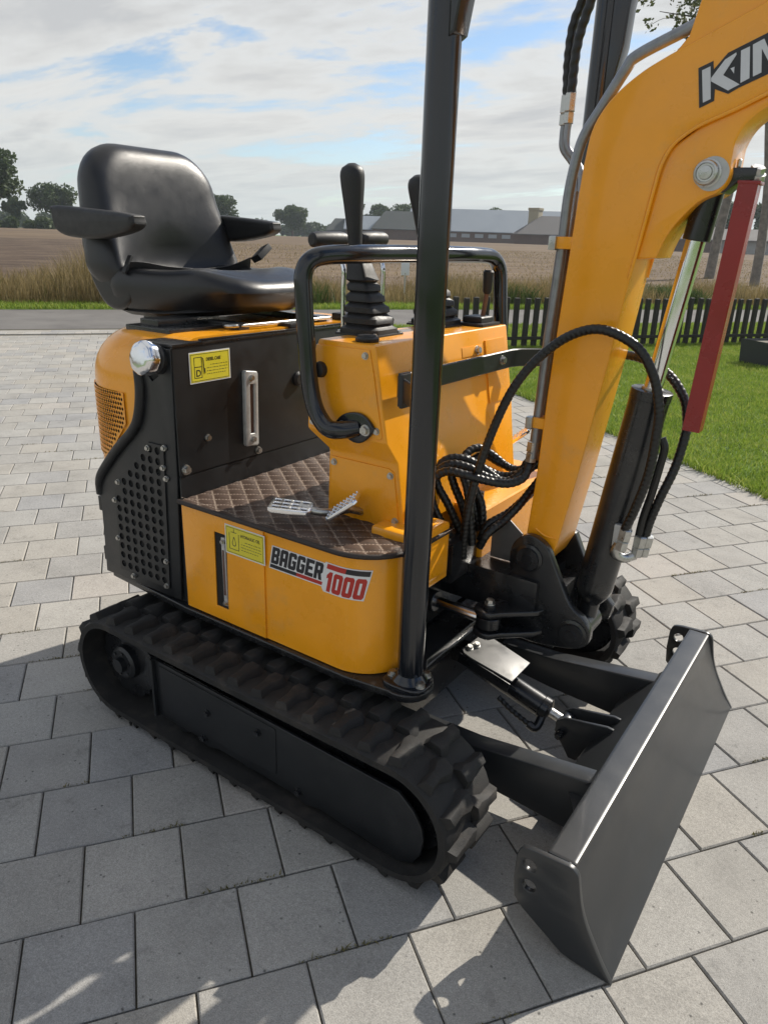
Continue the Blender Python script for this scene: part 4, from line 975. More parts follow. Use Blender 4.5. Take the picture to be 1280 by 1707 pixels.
for z in (.885, 1.262):
    x = .547 + (z - .885) * .029
    cl = part('pipe_clamp', box('pipe_clamp', (x - .014, -.058, z - .012), (x + .03, .036, z + .012), .003), 'yellow')
    part('clamp_block', box('clamp_block', (x - .022, -.066, z - .015), (x - .006, -.045, z + .013), .004), 'zinc', cl)
# hoses with spiral guards
def hose(pts, r=.0100, hel=(.045, .012), parent=None):
    return part('hydraulic_hose', sweep('hydraulic_hose', pts, r, 12, 6, helix=hel), 'hose', parent)
hose([(.428, -.13, .549), (.434, -.14, .631), (.443, -.14, .707), (.46, -.13, .808), (.496, -.12, .928), (.533, -.11, 1.003), (.583, -.10, 1.06), (.631, -.10, 1.092), (.679, -.10, 1.104), (.725, -.09, 1.091), (.761, -.08, 1.065), (.789, -.066, 1.016), (.806, -.062, .958), (.809, -.060, .909), (.805, -.056, .819), (.788, -.053, .735), (.773, -.05, .685)], .0098, (.032, .011))
hose([(.606, .09, 1.038), (.682, .08, 1.036), (.728, .07, 1.031), (.785, .06, 1.007), (.826, .05, .963), (.841, .04, .922), (.845, .03, .892), (.838, .02, .821), (.821, .01, .752), (.808, .01, .693), (.804, .01, .655)], .0098, (.04, .011))
part('hydraulic_hose', sweep('hydraulic_hose', [(.806, 0, .885), (.815, 0, .864), (.812, 0, .827), (.804, 0, .758), (.795, 0, .70), (.790, 0, .62)], .0085, 12, 5), 'hose')
for x, y, z in ((.770, -.047, .665), (.792, .0, .640), (.803, .012, .640)):
    ft = part('hose_fitting', lathe('hose_fitting', [(.010, 0), (.0135, .002), (.0135, .022), (.011, .024), (.0145, .026), (.0145, .05), (.011, .052)], (x, y, z - .03), (.12, 0, 1), 6, sm=10), 'zinc', bc)
part('port_elbow', sweep('port_elbow', [(.764, -.042, .648), (.757, -.040, .622), (.772, -.02, .607), (.79, 0, .612)], .011, 12, 5), 'zinc', bc)
part('port_block', box('port_block', (.748, -.045, .628), (.772, -.02, .690), .004), 'alu', bc)
B_ = [[(.407, -.10, .59), (.375, -.12, .667), (.347, -.13, .716), (.338, -.12, .752), (.356, -.10, .775), (.389, -.08, .776), (.428, -.06, .757), (.475, -.05, .732), (.51, -.045, .75), (.532, -.042, .79)],
      [(.415, -.075, .59), (.395, -.09, .664), (.375, -.10, .714), (.366, -.10, .747), (.375, -.07, .773), (.395, -.05, .764), (.421, -.03, .745), (.46, -.015, .733), (.509, -.014, .752), (.532, -.014, .79)],
      [(.442, -.06, .600), (.430, -.06, .671), (.402, -.07, .722), (.380, -.08, .757), (.380, -.05, .785), (.395, -.02, .792), (.419, 0, .775), (.46, .02, .745), (.50, .02, .752), (.532, .02, .79)],
      [(.372, -.185, .62), (.362, -.19, .70), (.365, -.18, .745), (.393, -.17, .768), (.434, -.16, .766), (.473, -.13, .753), (.511, -.10, .746), (.535, -.07, .757), (.540, -.05, .785)],
      [(.455, -.10, .575), (.473, -.10, .613), (.494, -.06, .64), (.515, -.03, .675), (.529, 0, .708), (.542, .03, .744), (.545, .06, .80)],
      [(.44, -.11, .58), (.430, -.115, .66), (.415, -.11, .719), (.392, -.105, .759)],
      [(.352, -.20, .60), (.358, -.215, .66), (.352, -.20, .71)],
      [(.398, -.13, .585), (.362, -.15, .65), (.345, -.155, .70), (.348, -.145, .745), (.375, -.13, .772), (.415, -.11, .768), (.455, -.09, .748), (.50, -.07, .742), (.53, -.055, .77)],
      [(.425, -.05, .595), (.412, -.06, .66), (.39, -.055, .72), (.385, -.03, .76), (.405, -.005, .772), (.44, .01, .755), (.485, .035, .738), (.525, .045, .765)],
      [(.448, -.085, .585), (.46, -.075, .625), (.492, -.035, .652), (.52, .0, .69), (.548, .045, .735)]]
for P in B_: hose(P, .0100)
for P in ([(.482, .08, 1.553), (.477, .08, 1.617), (.480, .08, 1.676), (.495, .08, 1.718), (.53, .08, 1.80)], [(.500, .06, 1.551), (.500, .06, 1.615), (.505, .06, 1.656), (.518, .06, 1.702), (.55, .06, 1.80)]): hose(P, .0095, (.07, .022))
for (x, y) in ((.482, .08), (.500, .06)):
    ft = part('pipe_elbow', sweep('pipe_elbow', [(x + .001, y, 1.50), (x, y, 1.478), (x + .004, y, 1.45), (x + .03, y, 1.42), (x + .05, y - .02, 1.39), (x + .06, y - .03, 1.30)], .007, 12, 5), 'pipe')
    part('pipe_fitting', lathe('pipe_fitting', [(.008, 0), (.011, .001), (.011, .02), (.009, .022), (.0115, .024), (.0115, .056), (.009, .058)], (x, y, 1.495), (0, 0, 1), 6, sm=10), 'zinc', ft)

# ---------------------------------------------------------------- dozer blade
fr = smooth_poly([(.905, .210), (.913, .188), (.921, .160), (.930, .132), (.943, .100), (.961, .066), (.980, .032), (1.002, .002)], 4)
bk = [(x - .011, z + .003) for x, z in reversed([tuple(p) for p in fr])]; bk[0] = (.990, .002)
bl = part('dozer_blade', plate('dozer_blade', [tuple(p) for p in fr] + bk, 'xz', 0, 1.042, bev=.001), 'blade')
part('top_beam', box('top_beam', (.850, -.519, .170), (.9065, .519, .2135), .008, 4), 'blade', bl)
sp_o = smooth_poly([(.798, .185), (.806, .206), (.83, .212)], 3) + [Vector((.895, .2155))] + smooth_poly([(.905, .214), (.916, .202), (.923, .17), (.931, .135), (.944, .101), (.962, .067), (.982, .032), (1.004, .0)], 3) + [Vector(p) for p in ((.925, .006), (.905, .010), (.82, .066), (.802, .085), (.797, .13))]
for sy in (-1, 1):
    part('end_plate', plate('end_plate', [tuple(p) for p in sp_o], 'xz', sy * .526, .012, holes=[circ(.825, .173, .0135), circ(.829, .126, .0135)], bev=.002), 'blade', bl)
cross = [(.851, -.27, .200), (.851, .27, .200), (.765, .24, .112), (.765, -.24, .112)]
def sheet(name, quad, th):
    a, b, c, d = [Vector(q) for q in quad]; n = (b - a).cross(c - b).normalized() * th
    return pyd(name, [a, b, c, d, a - n, b - n, c - n, d - n], [(0, 1, 2, 3), (7, 6, 5, 4), (0, 4, 5, 1), (1, 5, 6, 2), (2, 6, 7, 3), (3, 7, 4, 0)])
part('cross_plate', sheet('cross_plate', cross, .01), 'blade', bl)
part('cross_plate', sheet('cross_plate', [(.765, -.24, .112), (.765, .24, .112), (.79, .24, .04), (.79, -.24, .04)], .01), 'blade', bl)
for sy in (-1, 1):
    arm = plate('push_arm', [(.40, .075), (.40, .145), (.56, .150), (.856, .190), (.90, .190), (.92, .04), (.80, .040), (.56, .055)], 'xz', sy * .238, .050, bev=.004)
    part('push_arm', arm, 'blade', bl)
    part('gusset', sheet('gusset', [(.80, sy * .263, .135), (.86, sy * .263, .135), (.86, sy * .31, .130), (.83, sy * .31, .130)], .008), 'blade', bl)
for sy in (-1, 1):
    part('lift_lug', plate('lift_lug', [(.672, .105), (.676, .135), (.695, .150), (.80, .170), (.815, .168), (.812, .155), (.765, .108), (.735, .04), (.715, .04)], 'xz', sy * .026, .009, bev=.002), 'blade', bl)
part('lug_pin', cyl('lug_pin', (.690, -.045, .105), (.690, .04, .105), .011), 'black', bl); bolt((.690, -.045, .105), (0, -1, 0), bl, 1.2, BOLTB)
L0, L1 = Vector((.385, 0, .205)), Vector((.690, 0, .118)); ld = (L1 - L0).normalized()
lc = part('lift_cylinder', lathe('lift_cylinder', [(.015, .02), (.030, .03), (.030, .245), (.032, .247), (.032, .264), (.024, .268), (.014, .272)], tuple(L0), tuple(ld), 28), 'black')
part('rod', cyl('rod', tuple(L0 + ld * .25), tuple(L1 - ld * .01), .013), 'zinc', lc)
part('rod_eye', cyl('rod_eye', (.690, -.02, .117), (.690, .02, .117), .021), 'black', lc)
part('cylinder_cover', plate('cylinder_cover', [(-.005, -.05), (.008, -.062), (.03, -.064), (.150, -.056), (.150, .052), (.03, .060), (.0, .03)], 'xy', 0, .004, bev=.001, M=Matrix.Translation((.415, -.012, .258)) @ Matrix.Rotation(R(14), 4, 'Y')), 'greyplate', lc)
part('cover_edge', box('cover_edge', (0, -.067, -.03), (.15, -.0635, -.002), .001, M=Matrix.Translation((.415, -.012, .258)) @ Matrix.Rotation(R(14), 4, 'Y')), 'black', lc)
for x, y in ((.424, -.046), (.432, -.022)): bolt((x, y, .2585), (.25, 0, 1), lc, 1.1)
part('hose_stub', sweep('hose_stub', [(.52, -.05, .150), (.56, -.052, .128), (.61, -.052, .108)], .007, 10, 3, helix=(.12, .014)), 'hose', lc)
part('hose_elbow', sweep('hose_elbow', [(.61, -.052, .108), (.628, -.05, .102), (.632, -.03, .115), (.63, -.01, .135)], .011, 12, 4), 'black', lc)
for y in (-.02, .02): part('anchor_lug', box('anchor_lug', (.33, y - .004, .19), (.415, y + .004, .235), .002), 'black', lc)
part('anchor_bar', cyl('anchor_bar', (.36, -.30, .235), (.36, .30, .235), .012), 'black')

# ---------------------------------------------------------------- stickers
def frame_y(x, y, z, shear=0):   # local x->X, y->Z, front -> -Y
    return Matrix.Translation((x, y, z)) @ Matrix(((1, 0, 0, 0), (0, 0, -1, 0), (shear, 1, 0, 0), (0, 0, 0, 1)))
def frame_x(x, y, z, shear=0):   # local x->Y, y->Z, front -> +X
    return Matrix.Translation((x, y, z)) @ Matrix(((0, 0, 1, 0), (1, 0, 0, 0), (shear, 1, 0, 0), (0, 0, 0, 1)))
def lines(name, F, x0, x1, y0, n, dy, seed, parent):
    g = random.Random(seed); v = []; f = []
    for i in range(n):
        x = x0 + (.012 if i == 0 else 0); e = x1 - (g.uniform(.0, .012) if i == n - 1 else 0)
        while x < e:
            w = g.uniform(.003, .009); b = len(v); hh = .0014
            for a, c in ((x, 0), (min(x + w, e), 0), (min(x + w, e), hh), (x, hh)): v.append(F @ Vector((a, y0 - i * dy + c, .0011)))
            f.append((b, b + 1, b + 2, b + 3)); x += w + .0022
    part('sticker_print', pyd('sticker_print', v, f), 'ink', parent)
def ring(o, w):
    (x0, y0), (x1, y1) = o; return [(x0, y0), (x1, y0), (x1, y1), (x0, y1)], [(x0 + w, y0 + w), (x1 - w, y0 + w), (x1 - w, y1 - w), (x0 + w, y1 - w)]
def sticker(F, w, h, title, kind, seed):
    st = part('sticker', plate('sticker', [(0, 0), (w, 0), (w, h), (0, h)], 'xy', .0002, .0006, M=F, sm=0), 'white')
    part('sticker_face', plate('sticker_face', [(.003, .003), (w - .003, .003), (w - .003, h - .003), (.003, h - .003)], 'xy', .0007, .0006, M=F, sm=0), 'stick_y', st)
    o, i = ring(((.005, .005), (w - .005, h - .005)), .0011); part('sticker_print', plate('sticker_print', o, 'xy', .0010, .0003, holes=[i], M=F, sm=0), 'ink', st)
    part('sticker_print', text_mesh('t', title, .0105, F @ Matrix.Translation((.052, h - .023, .0012)), .0001, .0002, sx=.80), 'ink', st)
    lines('sticker_print', F, .053, w - .010, h - .034, 4, .0072, seed, st)
    if kind == 'pump':
        o, i = ring(((.014, .012), (.038, h - .012)), .0014); part('sticker_print', plate('p', o, 'xy', .0011, .0003, holes=[i], M=F, sm=0), 'ink', st)
        part('sticker_print', plate('p', [(.014, .038), (.038, .038), (.038, .0395), (.014, .0395)], 'xy', .0012, .0003, M=F, sm=0), 'ink', st)
        part('sticker_print', text_mesh('t', 'D', .022, F @ Matrix.Translation((.0185, .0165, .0012)), .0001, .0003), 'ink', st)
        part('sticker_print', sweep('p', [F @ Vector(q) for q in ((.0385, h - .014, .0012), (.043, h - .020, .0012), (.0445, .030, .0012), (.047, .022, .0012), (.047, .034, .0012))], .0009, 6, 3), 'ink', st)
    else:
        part('sticker_print', plate('p', [(.014, .014), (.046, .014), (.046, h - .018), (.0445, h - .018), (.0445, .0155), (.0155, .0155), (.0155, h - .018), (.014, h - .018)], 'xy', .0011, .0003, M=F, sm=0), 'ink', st)
        d = [(.030, .047), (.034, .038), (.0365, .031), (.035, .025), (.030, .0225), (.025, .025), (.0235, .031), (.026, .038)]
        part('sticker_print', plate('p', smooth_poly(d, 3, True), 'xy', .0011, .0003, holes=[[(.03 + (x - .03) * .78, .032 + (y - .032) * .8) for x, y in d]], M=F, sm=0), 'ink', st)
        for q in ([(.021, h - .017), (.039, h - .017), (.039, h - .0155), (.021, h - .0155)], [(.0292, h - .017), (.0308, h - .017), (.0308, h - .008), (.0292, h - .008)]): part('sticker_print', plate('p', q, 'xy', .0011, .0003, M=F, sm=0), 'ink', st)
sticker(frame_x(FX + .0006, -.402, .9205), .130, .074, 'DIESEL CASE', 'pump', 1)
sticker(frame_y(-.034, -.4551, .5475), .128, .074, 'HYDRAULIC OIL', 'tank', 2)
Fb = frame_y(.106, -.4507, .548)
GL = {'B': ([(0, 0), (.85, 0), (1, .15), (1, .6), (.9, .7), (1, .8), (1, 1.25), (.85, 1.4), (0, 1.4)], [[(.38, .28), (.62, .28), (.62, .56), (.38, .56)], [(.38, .84), (.62, .84), (.62, 1.12), (.38, 1.12)]]),
      'A': ([(0, 0), (0, 1.25), (.15, 1.4), (.85, 1.4), (1, 1.25), (1, 0), (.62, 0), (.62, .42), (.38, .42), (.38, 0)], [[(.38, .72), (.62, .72), (.62, 1.1), (.38, 1.1)]]),
      'G': ([(.15, 0), (.85, 0), (1, .15), (1, .78), (.5, .78), (.5, .52), (.64, .52), (.64, .3), (.38, .3), (.38, 1.1), (.64, 1.1), (.64, .95), (1, .95), (1, 1.25), (.85, 1.4), (.15, 1.4), (0, 1.25), (0, .15)], []),
      'E': ([(0, 0), (1, 0), (1, .3), (.38, .3), (.38, .56), (.85, .56), (.85, .84), (.38, .84), (.38, 1.1), (1, 1.1), (1, 1.4), (0, 1.4)], []),
      'R': ([(0, 0), (.38, 0), (.38, .5), (.45, .5), (.62, 0), (1, 0), (.82, .52), (1, .66), (1, 1.25), (.85, 1.4), (0, 1.4)], [[(.38, .78), (.62, .78), (.62, 1.1), (.38, 1.1)]]),
      '1': ([(.25, 0), (.66, 0), (.66, 1.4), (.34, 1.4), (.05, 1.15), (.05, .88), (.25, .98)], []),
      '0': ([(.15, 0), (.85, 0), (1, .15), (1, 1.25), (.85, 1.4), (.15, 1.4), (0, 1.25), (0, .15)], [[(.38, .3), (.62, .3), (.62, 1.1), (.38, 1.1)]])}
def bend_corner(me):
    """lay a flat decal round the skirt's vertical corner radius"""
    bm = bmesh.new(); bm.from_mesh(me); bmesh.ops.triangulate(bm, faces=bm.faces[:])
    for _ in range(3):
        long_ = [e for e in bm.edges if e.calc_length() > .009]
        if not long_: break
        bmesh.ops.subdivide_edges(bm, edges=long_, cuts=1); bmesh.ops.triangulate(bm, faces=bm.faces[:])
    for v in bm.verts:
        if v.co.x > .30:
            d = -.450 - v.co.y; r_ = .115 + d; th = (v.co.x - .30) / .115; v.co = Vector((.30 + r_ * math.sin(th), -.335 - r_ * math.cos(th), v.co.z))
    bm.to_mesh(me); bm.free(); me.update(); return me
def decal(outline, z, mat, parent=None, holes=(), th=.0004, name='sticker_print'):
    return part(name, bend_corner(plate('p', outline, 'xy', z, th, holes=holes, M=Fb, sm=0)), mat, parent)
st = decal([(-.004, -.003), (.150, -.003), (.156, -.0135), (.256, -.0135), (.2745, .059), (.163, .059), (.162, .0555), (.0075, .0555)], .0004, 'white', None, th=.0008, name='sticker')
def word(txt, x, z, w, h, gap, mat, sh=.20):
    for ch_ in txt:
        o, hs = GL[ch_]; f_ = lambda p_: (x + p_[0] * w + p_[1] * h / 1.4 * sh, z + p_[1] * h / 1.4)
        decal([f_(q) for q in o], .0010, mat, st, [[f_(q) for q in hq] for hq in hs]); x += (w if ch_ != '1' else w * .72) + gap
word('BAGGER', .002, .0112, .0228, .042, .0024, 'ink')
word('1000', .158, -.0105, .0238, .049, .0026, 'inkred')
decal([(-.001, .0), (.078, .0), (.080, .0085), (.001, .0085)], .0010, 'ink', st)
decal([(.078, .0), (.152, .0), (.154, .0085), (.080, .0085)], .0010, 'inkred', st)
decal([(.166, .0445), (.215, .0445), (.218, .0565), (.169, .0565)], .0010, 'inkred', st)
decal([(.215, .0445), (.268, .0445), (.271, .0565), (.218, .0565)], .0010, 'ink', st)
# ================================================================== fence, planter, trees, buildings
M['fence'] = material('dark_fence_wood', (0.032, 0.028, 0.024), .75, 0, .3, 20, bump=.4, bs=120)
fence = thing('picket_fence', 'low dark fence of upright slats between the lawn and the road', 'fence', tuple(site(3.8, 7.1)), rotz=SA)
def picket():
    bm = bmesh.new(); bmesh.ops.create_cube(bm, size=1)
    for v in bm.verts: v.co = Vector((v.co.x * .066, v.co.y * .05, v.co.z * .64 + .30))
    bmesh.ops.bevel(bm, geom=[e for e in bm.edges if abs(e.verts[0].co.z - e.verts[1].co.z) > .1 or e.verts[0].co.z > .5], offset=.007, segments=1, affect='EDGES')
    return bm_mesh('slat', bm, 0)
PK = picket(); PK.materials.append(M['fence'])
for i in range(70):
    o = ob('slat', PK, fence); o.location = (.03 + i * .1405, rng.uniform(-.004, .004), rng.uniform(-.012, .008)); o.rotation_euler = (rng.uniform(-.01, .01), rng.uniform(-.012, .012), rng.uniform(-.05, .05))
part_ = ob('rail', box('rail', (0, -.045, .10), (9.9, -.025, .14), .004), fence, M['fence'])
M['stoneblock'] = material('dark_grey_block', (0.045, 0.048, 0.048), .8, 0, .2, 12, bump=.4, bs=80)
pt = thing('planter_box', 'dark grey planter box standing on the lawn at the right edge', 'planter', tuple(site(7.22, 5.42)), rotz=SA)
def hollow():
    bm = bmesh.new(); bmesh.ops.create_cube(bm, size=1)
    for v in bm.verts: v.co = Vector((v.co.x * .40 * (1.04 if v.co.z > 0 else .96), v.co.y * .40 * (1.04 if v.co.z > 0 else .96), v.co.z * .30 + .135))
    top = max(bm.faces, key=lambda f: f.calc_center_median().z)
    r_ = bmesh.ops.inset_region(bm, faces=[top], thickness=.03); bmesh.ops.translate(bm, verts=top.verts, vec=(0, 0, -.04))
    bmesh.ops.bevel(bm, geom=[e for e in bm.edges], offset=.006, segments=2, affect='EDGES')
    return bm_mesh('planter_body', bm, 40)
ob('planter_body', hollow(), pt, M['stoneblock'])
ob('planter_soil', box('planter_soil', (-.165, -.165, .20), (.165, .165, .255), .01), pt, M['joint'])

def leaf_mat(name, cols):
    return blade_mat(name, cols, .25)
M['oak'] = leaf_mat('oak_leaves', [(.036, .060, .020), (.060, .092, .030), (.095, .13, .044)])
M['bushleaf'] = leaf_mat('bush_leaves', [(.030, .050, .016), (.050, .078, .024), (.080, .105, .034)])
M['birchleaf'] = leaf_mat('birch_leaves', [(.045, .065, .018), (.075, .095, .028), (.12, .12, .04)])
M['bark'] = material('bark', (0.085, 0.070, 0.056), .9, 0, .3, 6, bump=.6, bs=30)
M['birchbark'] = material('grey_bark', (0.22, 0.20, 0.175), .85, 0, .35, 5, bump=.6, bs=25)
def leaf_cloud(name, centres, n, size, mat, parent, seed, flat=.5, kind=None):
    g = np.random.default_rng(seed); C = np.array([c[:3] for c in centres]); Rd = np.array([c[3] for c in centres])
    w = Rd ** 2; k = g.choice(len(C), n, p=w / w.sum()); d = g.normal(size=(n, 3)); d /= np.linalg.norm(d, axis=1)[:, None]
    rr = g.random(n) ** .42; P = C[k] + d * (rr * Rd[k])[:, None] * np.array([1, 1, .82])
    a = g.normal(size=(n, 3)); a /= np.linalg.norm(a, axis=1)[:, None]; b = np.cross(a, g.normal(size=(n, 3))); b /= np.linalg.norm(b, axis=1)[:, None]
    s = size * g.uniform(.5, 1.4, n)[:, None]
    V = np.stack([P - a * s, P + b * s * .55, P + a * s, P - b * s * .55], 1).reshape(-1, 3)
    me = bpy.data.meshes.new(name); me.vertices.add(len(V)); me.vertices.foreach_set('co', V.reshape(-1))
    me.loops.add(n * 4); me.loops.foreach_set('vertex_index', np.arange(n * 4, dtype=np.int32)); me.polygons.add(n); me.polygons.foreach_set('loop_start', (np.arange(n) * 4).astype(np.int32))
    try: me.polygons.foreach_set('loop_total', np.full(n, 4, np.int32))
    except Exception: pass
    me.update(calc_edges=True); at = me.attributes.new('tone', 'FLOAT', 'FACE'); tone = np.clip(g.normal(.5, .2, n) + (g.random(len(C))[k] - .5) * .6, 0, 1); at.data.foreach_set('value', tone.astype(np.float32))
    o = ob(name, me, parent, mat)
    return o
def tree(name, label, x, y, z, h, w, seed, mat='oak', n=5200, leaf=.26, trunk=.28, group='trees along the horizon', cat='tree', bare=.22):
    g = random.Random(seed); t = thing(name, label, cat, (x, y, z), group)
    tw = h * .028 + .05; top = Vector((g.uniform(-.3, .3), g.uniform(-.3, .3), h * .8))
    tb = [(0, 0, -.3), (g.uniform(-.1, .1), g.uniform(-.1, .1), h * trunk * .6), (top.x * .4, top.y * .4, h * .5), tuple(top)]
    tk = ob('trunk', sweep('trunk', tb, lambda s: tw * (1.15 - s) + .02, 9, 4), t, M['bark'])
    cs = []; nb = 13
    for i in range(nb):
        a = i * 2.4 + g.uniform(-.4, .4); f = g.uniform(.25, 1.0); hz_ = h * (bare + .16 + (1 - bare - .26) * g.random())
        prof = math.sin(math.pi * min(max((hz_ / h - bare) / (1 - bare), .08), .98)) ** .6
        rr = w / 2 * prof * f * .8; cr = w * g.uniform(.13, .24)
        c = (rr * math.cos(a), rr * math.sin(a), min(hz_, h - cr * .8), cr); cs.append(c)
        ob('limb', sweep('limb', [(0, 0, h * trunk * .8 + i * h * .02), (c[0] * .5, c[1] * .5, (h * trunk + c[2]) / 2), c[:3]], lambda s: tw * .38 * (1.1 - s) + .012, 6, 3), t, M['bark'])
    cs.append((0, 0, h * .80, w * .22)); cs.append((0, 0, h * .55, w * .28))
    leaf_cloud('crown', cs, n, leaf, M[mat], t, seed)
    return t
G = 'trees along the horizon'
tree('oak_tree', 'large dark oak cut off by the left picture edge', -77.9, 41.5, .75, 8.2, 7.2, 1, n=5200, leaf=.22)
tree('oak_tree', 'round dark oak standing left of the seat backrest', -108.8, 67.7, 1.0, 6.8, 7.0, 2, n=4600, leaf=.24)
tree('small_tree', 'small rounded tree between the two oaks at left', -111.6, 63.0, 1.0, 4.6, 3.2, 3, n=1800, leaf=.22)
tree('oak_tree', 'broad tree just right of the seat backrest', -108.4, 101.0, 1.05, 6.9, 7.6, 4, n=4800, leaf=.25)
tree('oak_tree', 'lone round tree beside the right armrest', -118.8, 132.6, 1.05, 6.7, 7.4, 5, n=4600, leaf=.30)
for i, (x, y, h, w, lb) in enumerate([(-101.5, 133.5, 7.6, 6, 'tree behind the grey barn, left of the joystick post'), (-97.5, 136.8, 7.0, 7, 'low tree crown above the small grey barn roof'), (-93.0, 140.0, 7.2, 7.5, 'tree crown beside the far joystick grip'), (-76.5, 150.0, 7.2, 8, 'dark crown peeping over the long barn ridge')]):
    tree('barn_tree', lb, x, y, 1.05, h, w, 20 + i, n=3600, leaf=.3, mat='oak')
for i, (x, y, h, w, lb) in enumerate([(-30.5, 116.5, 6.2, 6.5, 'tree under the boom cylinder lug'), (-26.6, 119.0, 7.6, 7, 'tall tree seen between boom and red rod guard'), (-22.5, 118.5, 6.8, 7, 'tree seen right of the red rod guard'), (-17.5, 117.0, 6.3, 7, 'tree at the right picture edge behind the birch')]):
    tree('far_tree', lb, x, y, 1.05, h, w, 40 + i, n=3600, leaf=.28, mat='oak')
# low hedges and the far wood
def wood(name, label, a, b, n, h, seed, mat='bushleaf', nl=16000, leaf=.4, zb=1.0):
    g = random.Random(seed); cs = []
    for i in range(n):
        t_ = i / (n - 1); x = a[0] + (b[0] - a[0]) * t_ + g.uniform(-2, 2); y = a[1] + (b[1] - a[1]) * t_ + g.uniform(-2, 2); hh = h * g.uniform(.6, 1.15)
        cs.append((x, y, zb + hh * .45, hh * .62))
    o = leaf_cloud(name, cs, nl, leaf, M[mat], None, seed); o['kind'] = 'stuff'; o['label'] = label; o['category'] = 'wood'; return o
wood('far_wood', 'distant low wood along the horizon left of the barns', (-215, 90), (-135, 205), 60, 4.2, 70, nl=26000, leaf=.5)
wood('far_wood', 'distant trees along the horizon behind the barns', (-130, 200), (-20, 250), 60, 5.0, 71, nl=24000, leaf=.55)
wood('field_hedge', 'low hedge at the left field edge below the oaks', (-104, 48), (-98, 66), 16, 1.6, 72, nl=5000, leaf=.25, zb=.85)
wood('far_wood', 'distant trees behind the low houses at right', (-42, 128), (0, 134), 26, 4.5, 73, mat='oak', nl=12000, leaf=.4)

# birches near the fence at right
def birch(label, base, pts, r0, seed, crown, nl):
    g = random.Random(seed); t = thing('birch_tree', label, 'tree', base, 'slim trees beyond the fence')
    ob('trunk', sweep('trunk', pts, lambda s: r0 * (1 - .72 * s), 10, 6), t, M['birchbark'])
    cs = []
    for (a, b, rad) in crown:
        a, b = Vector(a), Vector(b); mid_ = (a + b) / 2 + Vector((0, 0, .35))
        ob('limb', sweep('limb', [a, mid_, b], lambda s: r0 * .34 * (1 - s) + .010, 6, 4), t, M['bark'])
        for k in range(4):
            q = a.lerp(b, .45 + .18 * k) + Vector((g.uniform(-.5, .5), g.uniform(-.5, .5), g.uniform(-.5, .5))); cs.append((q.x, q.y, q.z, rad * g.uniform(.4, .9)))
            ob('twig', sweep('twig', [a.lerp(b, .4 + .15 * k), (a.lerp(b, .4 + .15 * k) + q) / 2 + Vector((0, 0, .1)), q], .008, 5, 3), t, M['bark'])
    leaf_cloud('crown', cs, nl, .085, M['birchleaf'], t, seed)
    return t
birch('slim pale birch trunk with loose leaves at the right picture edge', (-3.6, 28.06, .15), [(0, 0, -.2), (-.05, 0, 1.5), (-.2, 0, 3.2), (-.55, -.05, 5.2), (-.8, -.1, 7.5), (-1.1, -.1, 10.5)], .17, 5,
      [((-.55, 0, 5.0), (.8, .6, 7.4), .9), ((-.6, 0, 6.0), (-2.4, -.2, 8.2), .9), ((-.8, 0, 7.2), (-4.6, -.9, 9.2), 1.0), ((-.7, 0, 6.4), (-3.7, -.8, 7.7), .6), ((-.6, 0, 5.8), (-3.2, -.7, 6.5), .5), ((-.75, 0, 6.9), (-4.4, -.9, 8.5), .6), ((-.9, 0, 8.2), (1.5, .4, 10.2), 1.0), ((-1, 0, 9.2), (-3.2, -.5, 11.0), 1.1), ((-.4, 0, 4.2), (.7, .3, 4.6), .7), ((-.5, 0, 4.9), (-.6, .9, 6.0), .7)], 2600)
birch('leaning thicker birch trunk behind the boom arch', (-5.45, 31.8, .2), [(-.5, 0, -.2), (-.4, 0, 2.0), (-.15, 0, 4.6), (.15, 0, 6.2), (.7, 0, 9.0), (1.3, .1, 12)], .20, 6,
      [((.1, 0, 6.0), (1.6, .4, 7.5), .8), ((.5, 0, 8.2), (-1.8, 0, 9.6), 1.1), ((.6, 0, 8.8), (2.8, .3, 10.4), 1.1), ((0, 0, 5.4), (-.9, .4, 6.4), .6)], 2000)

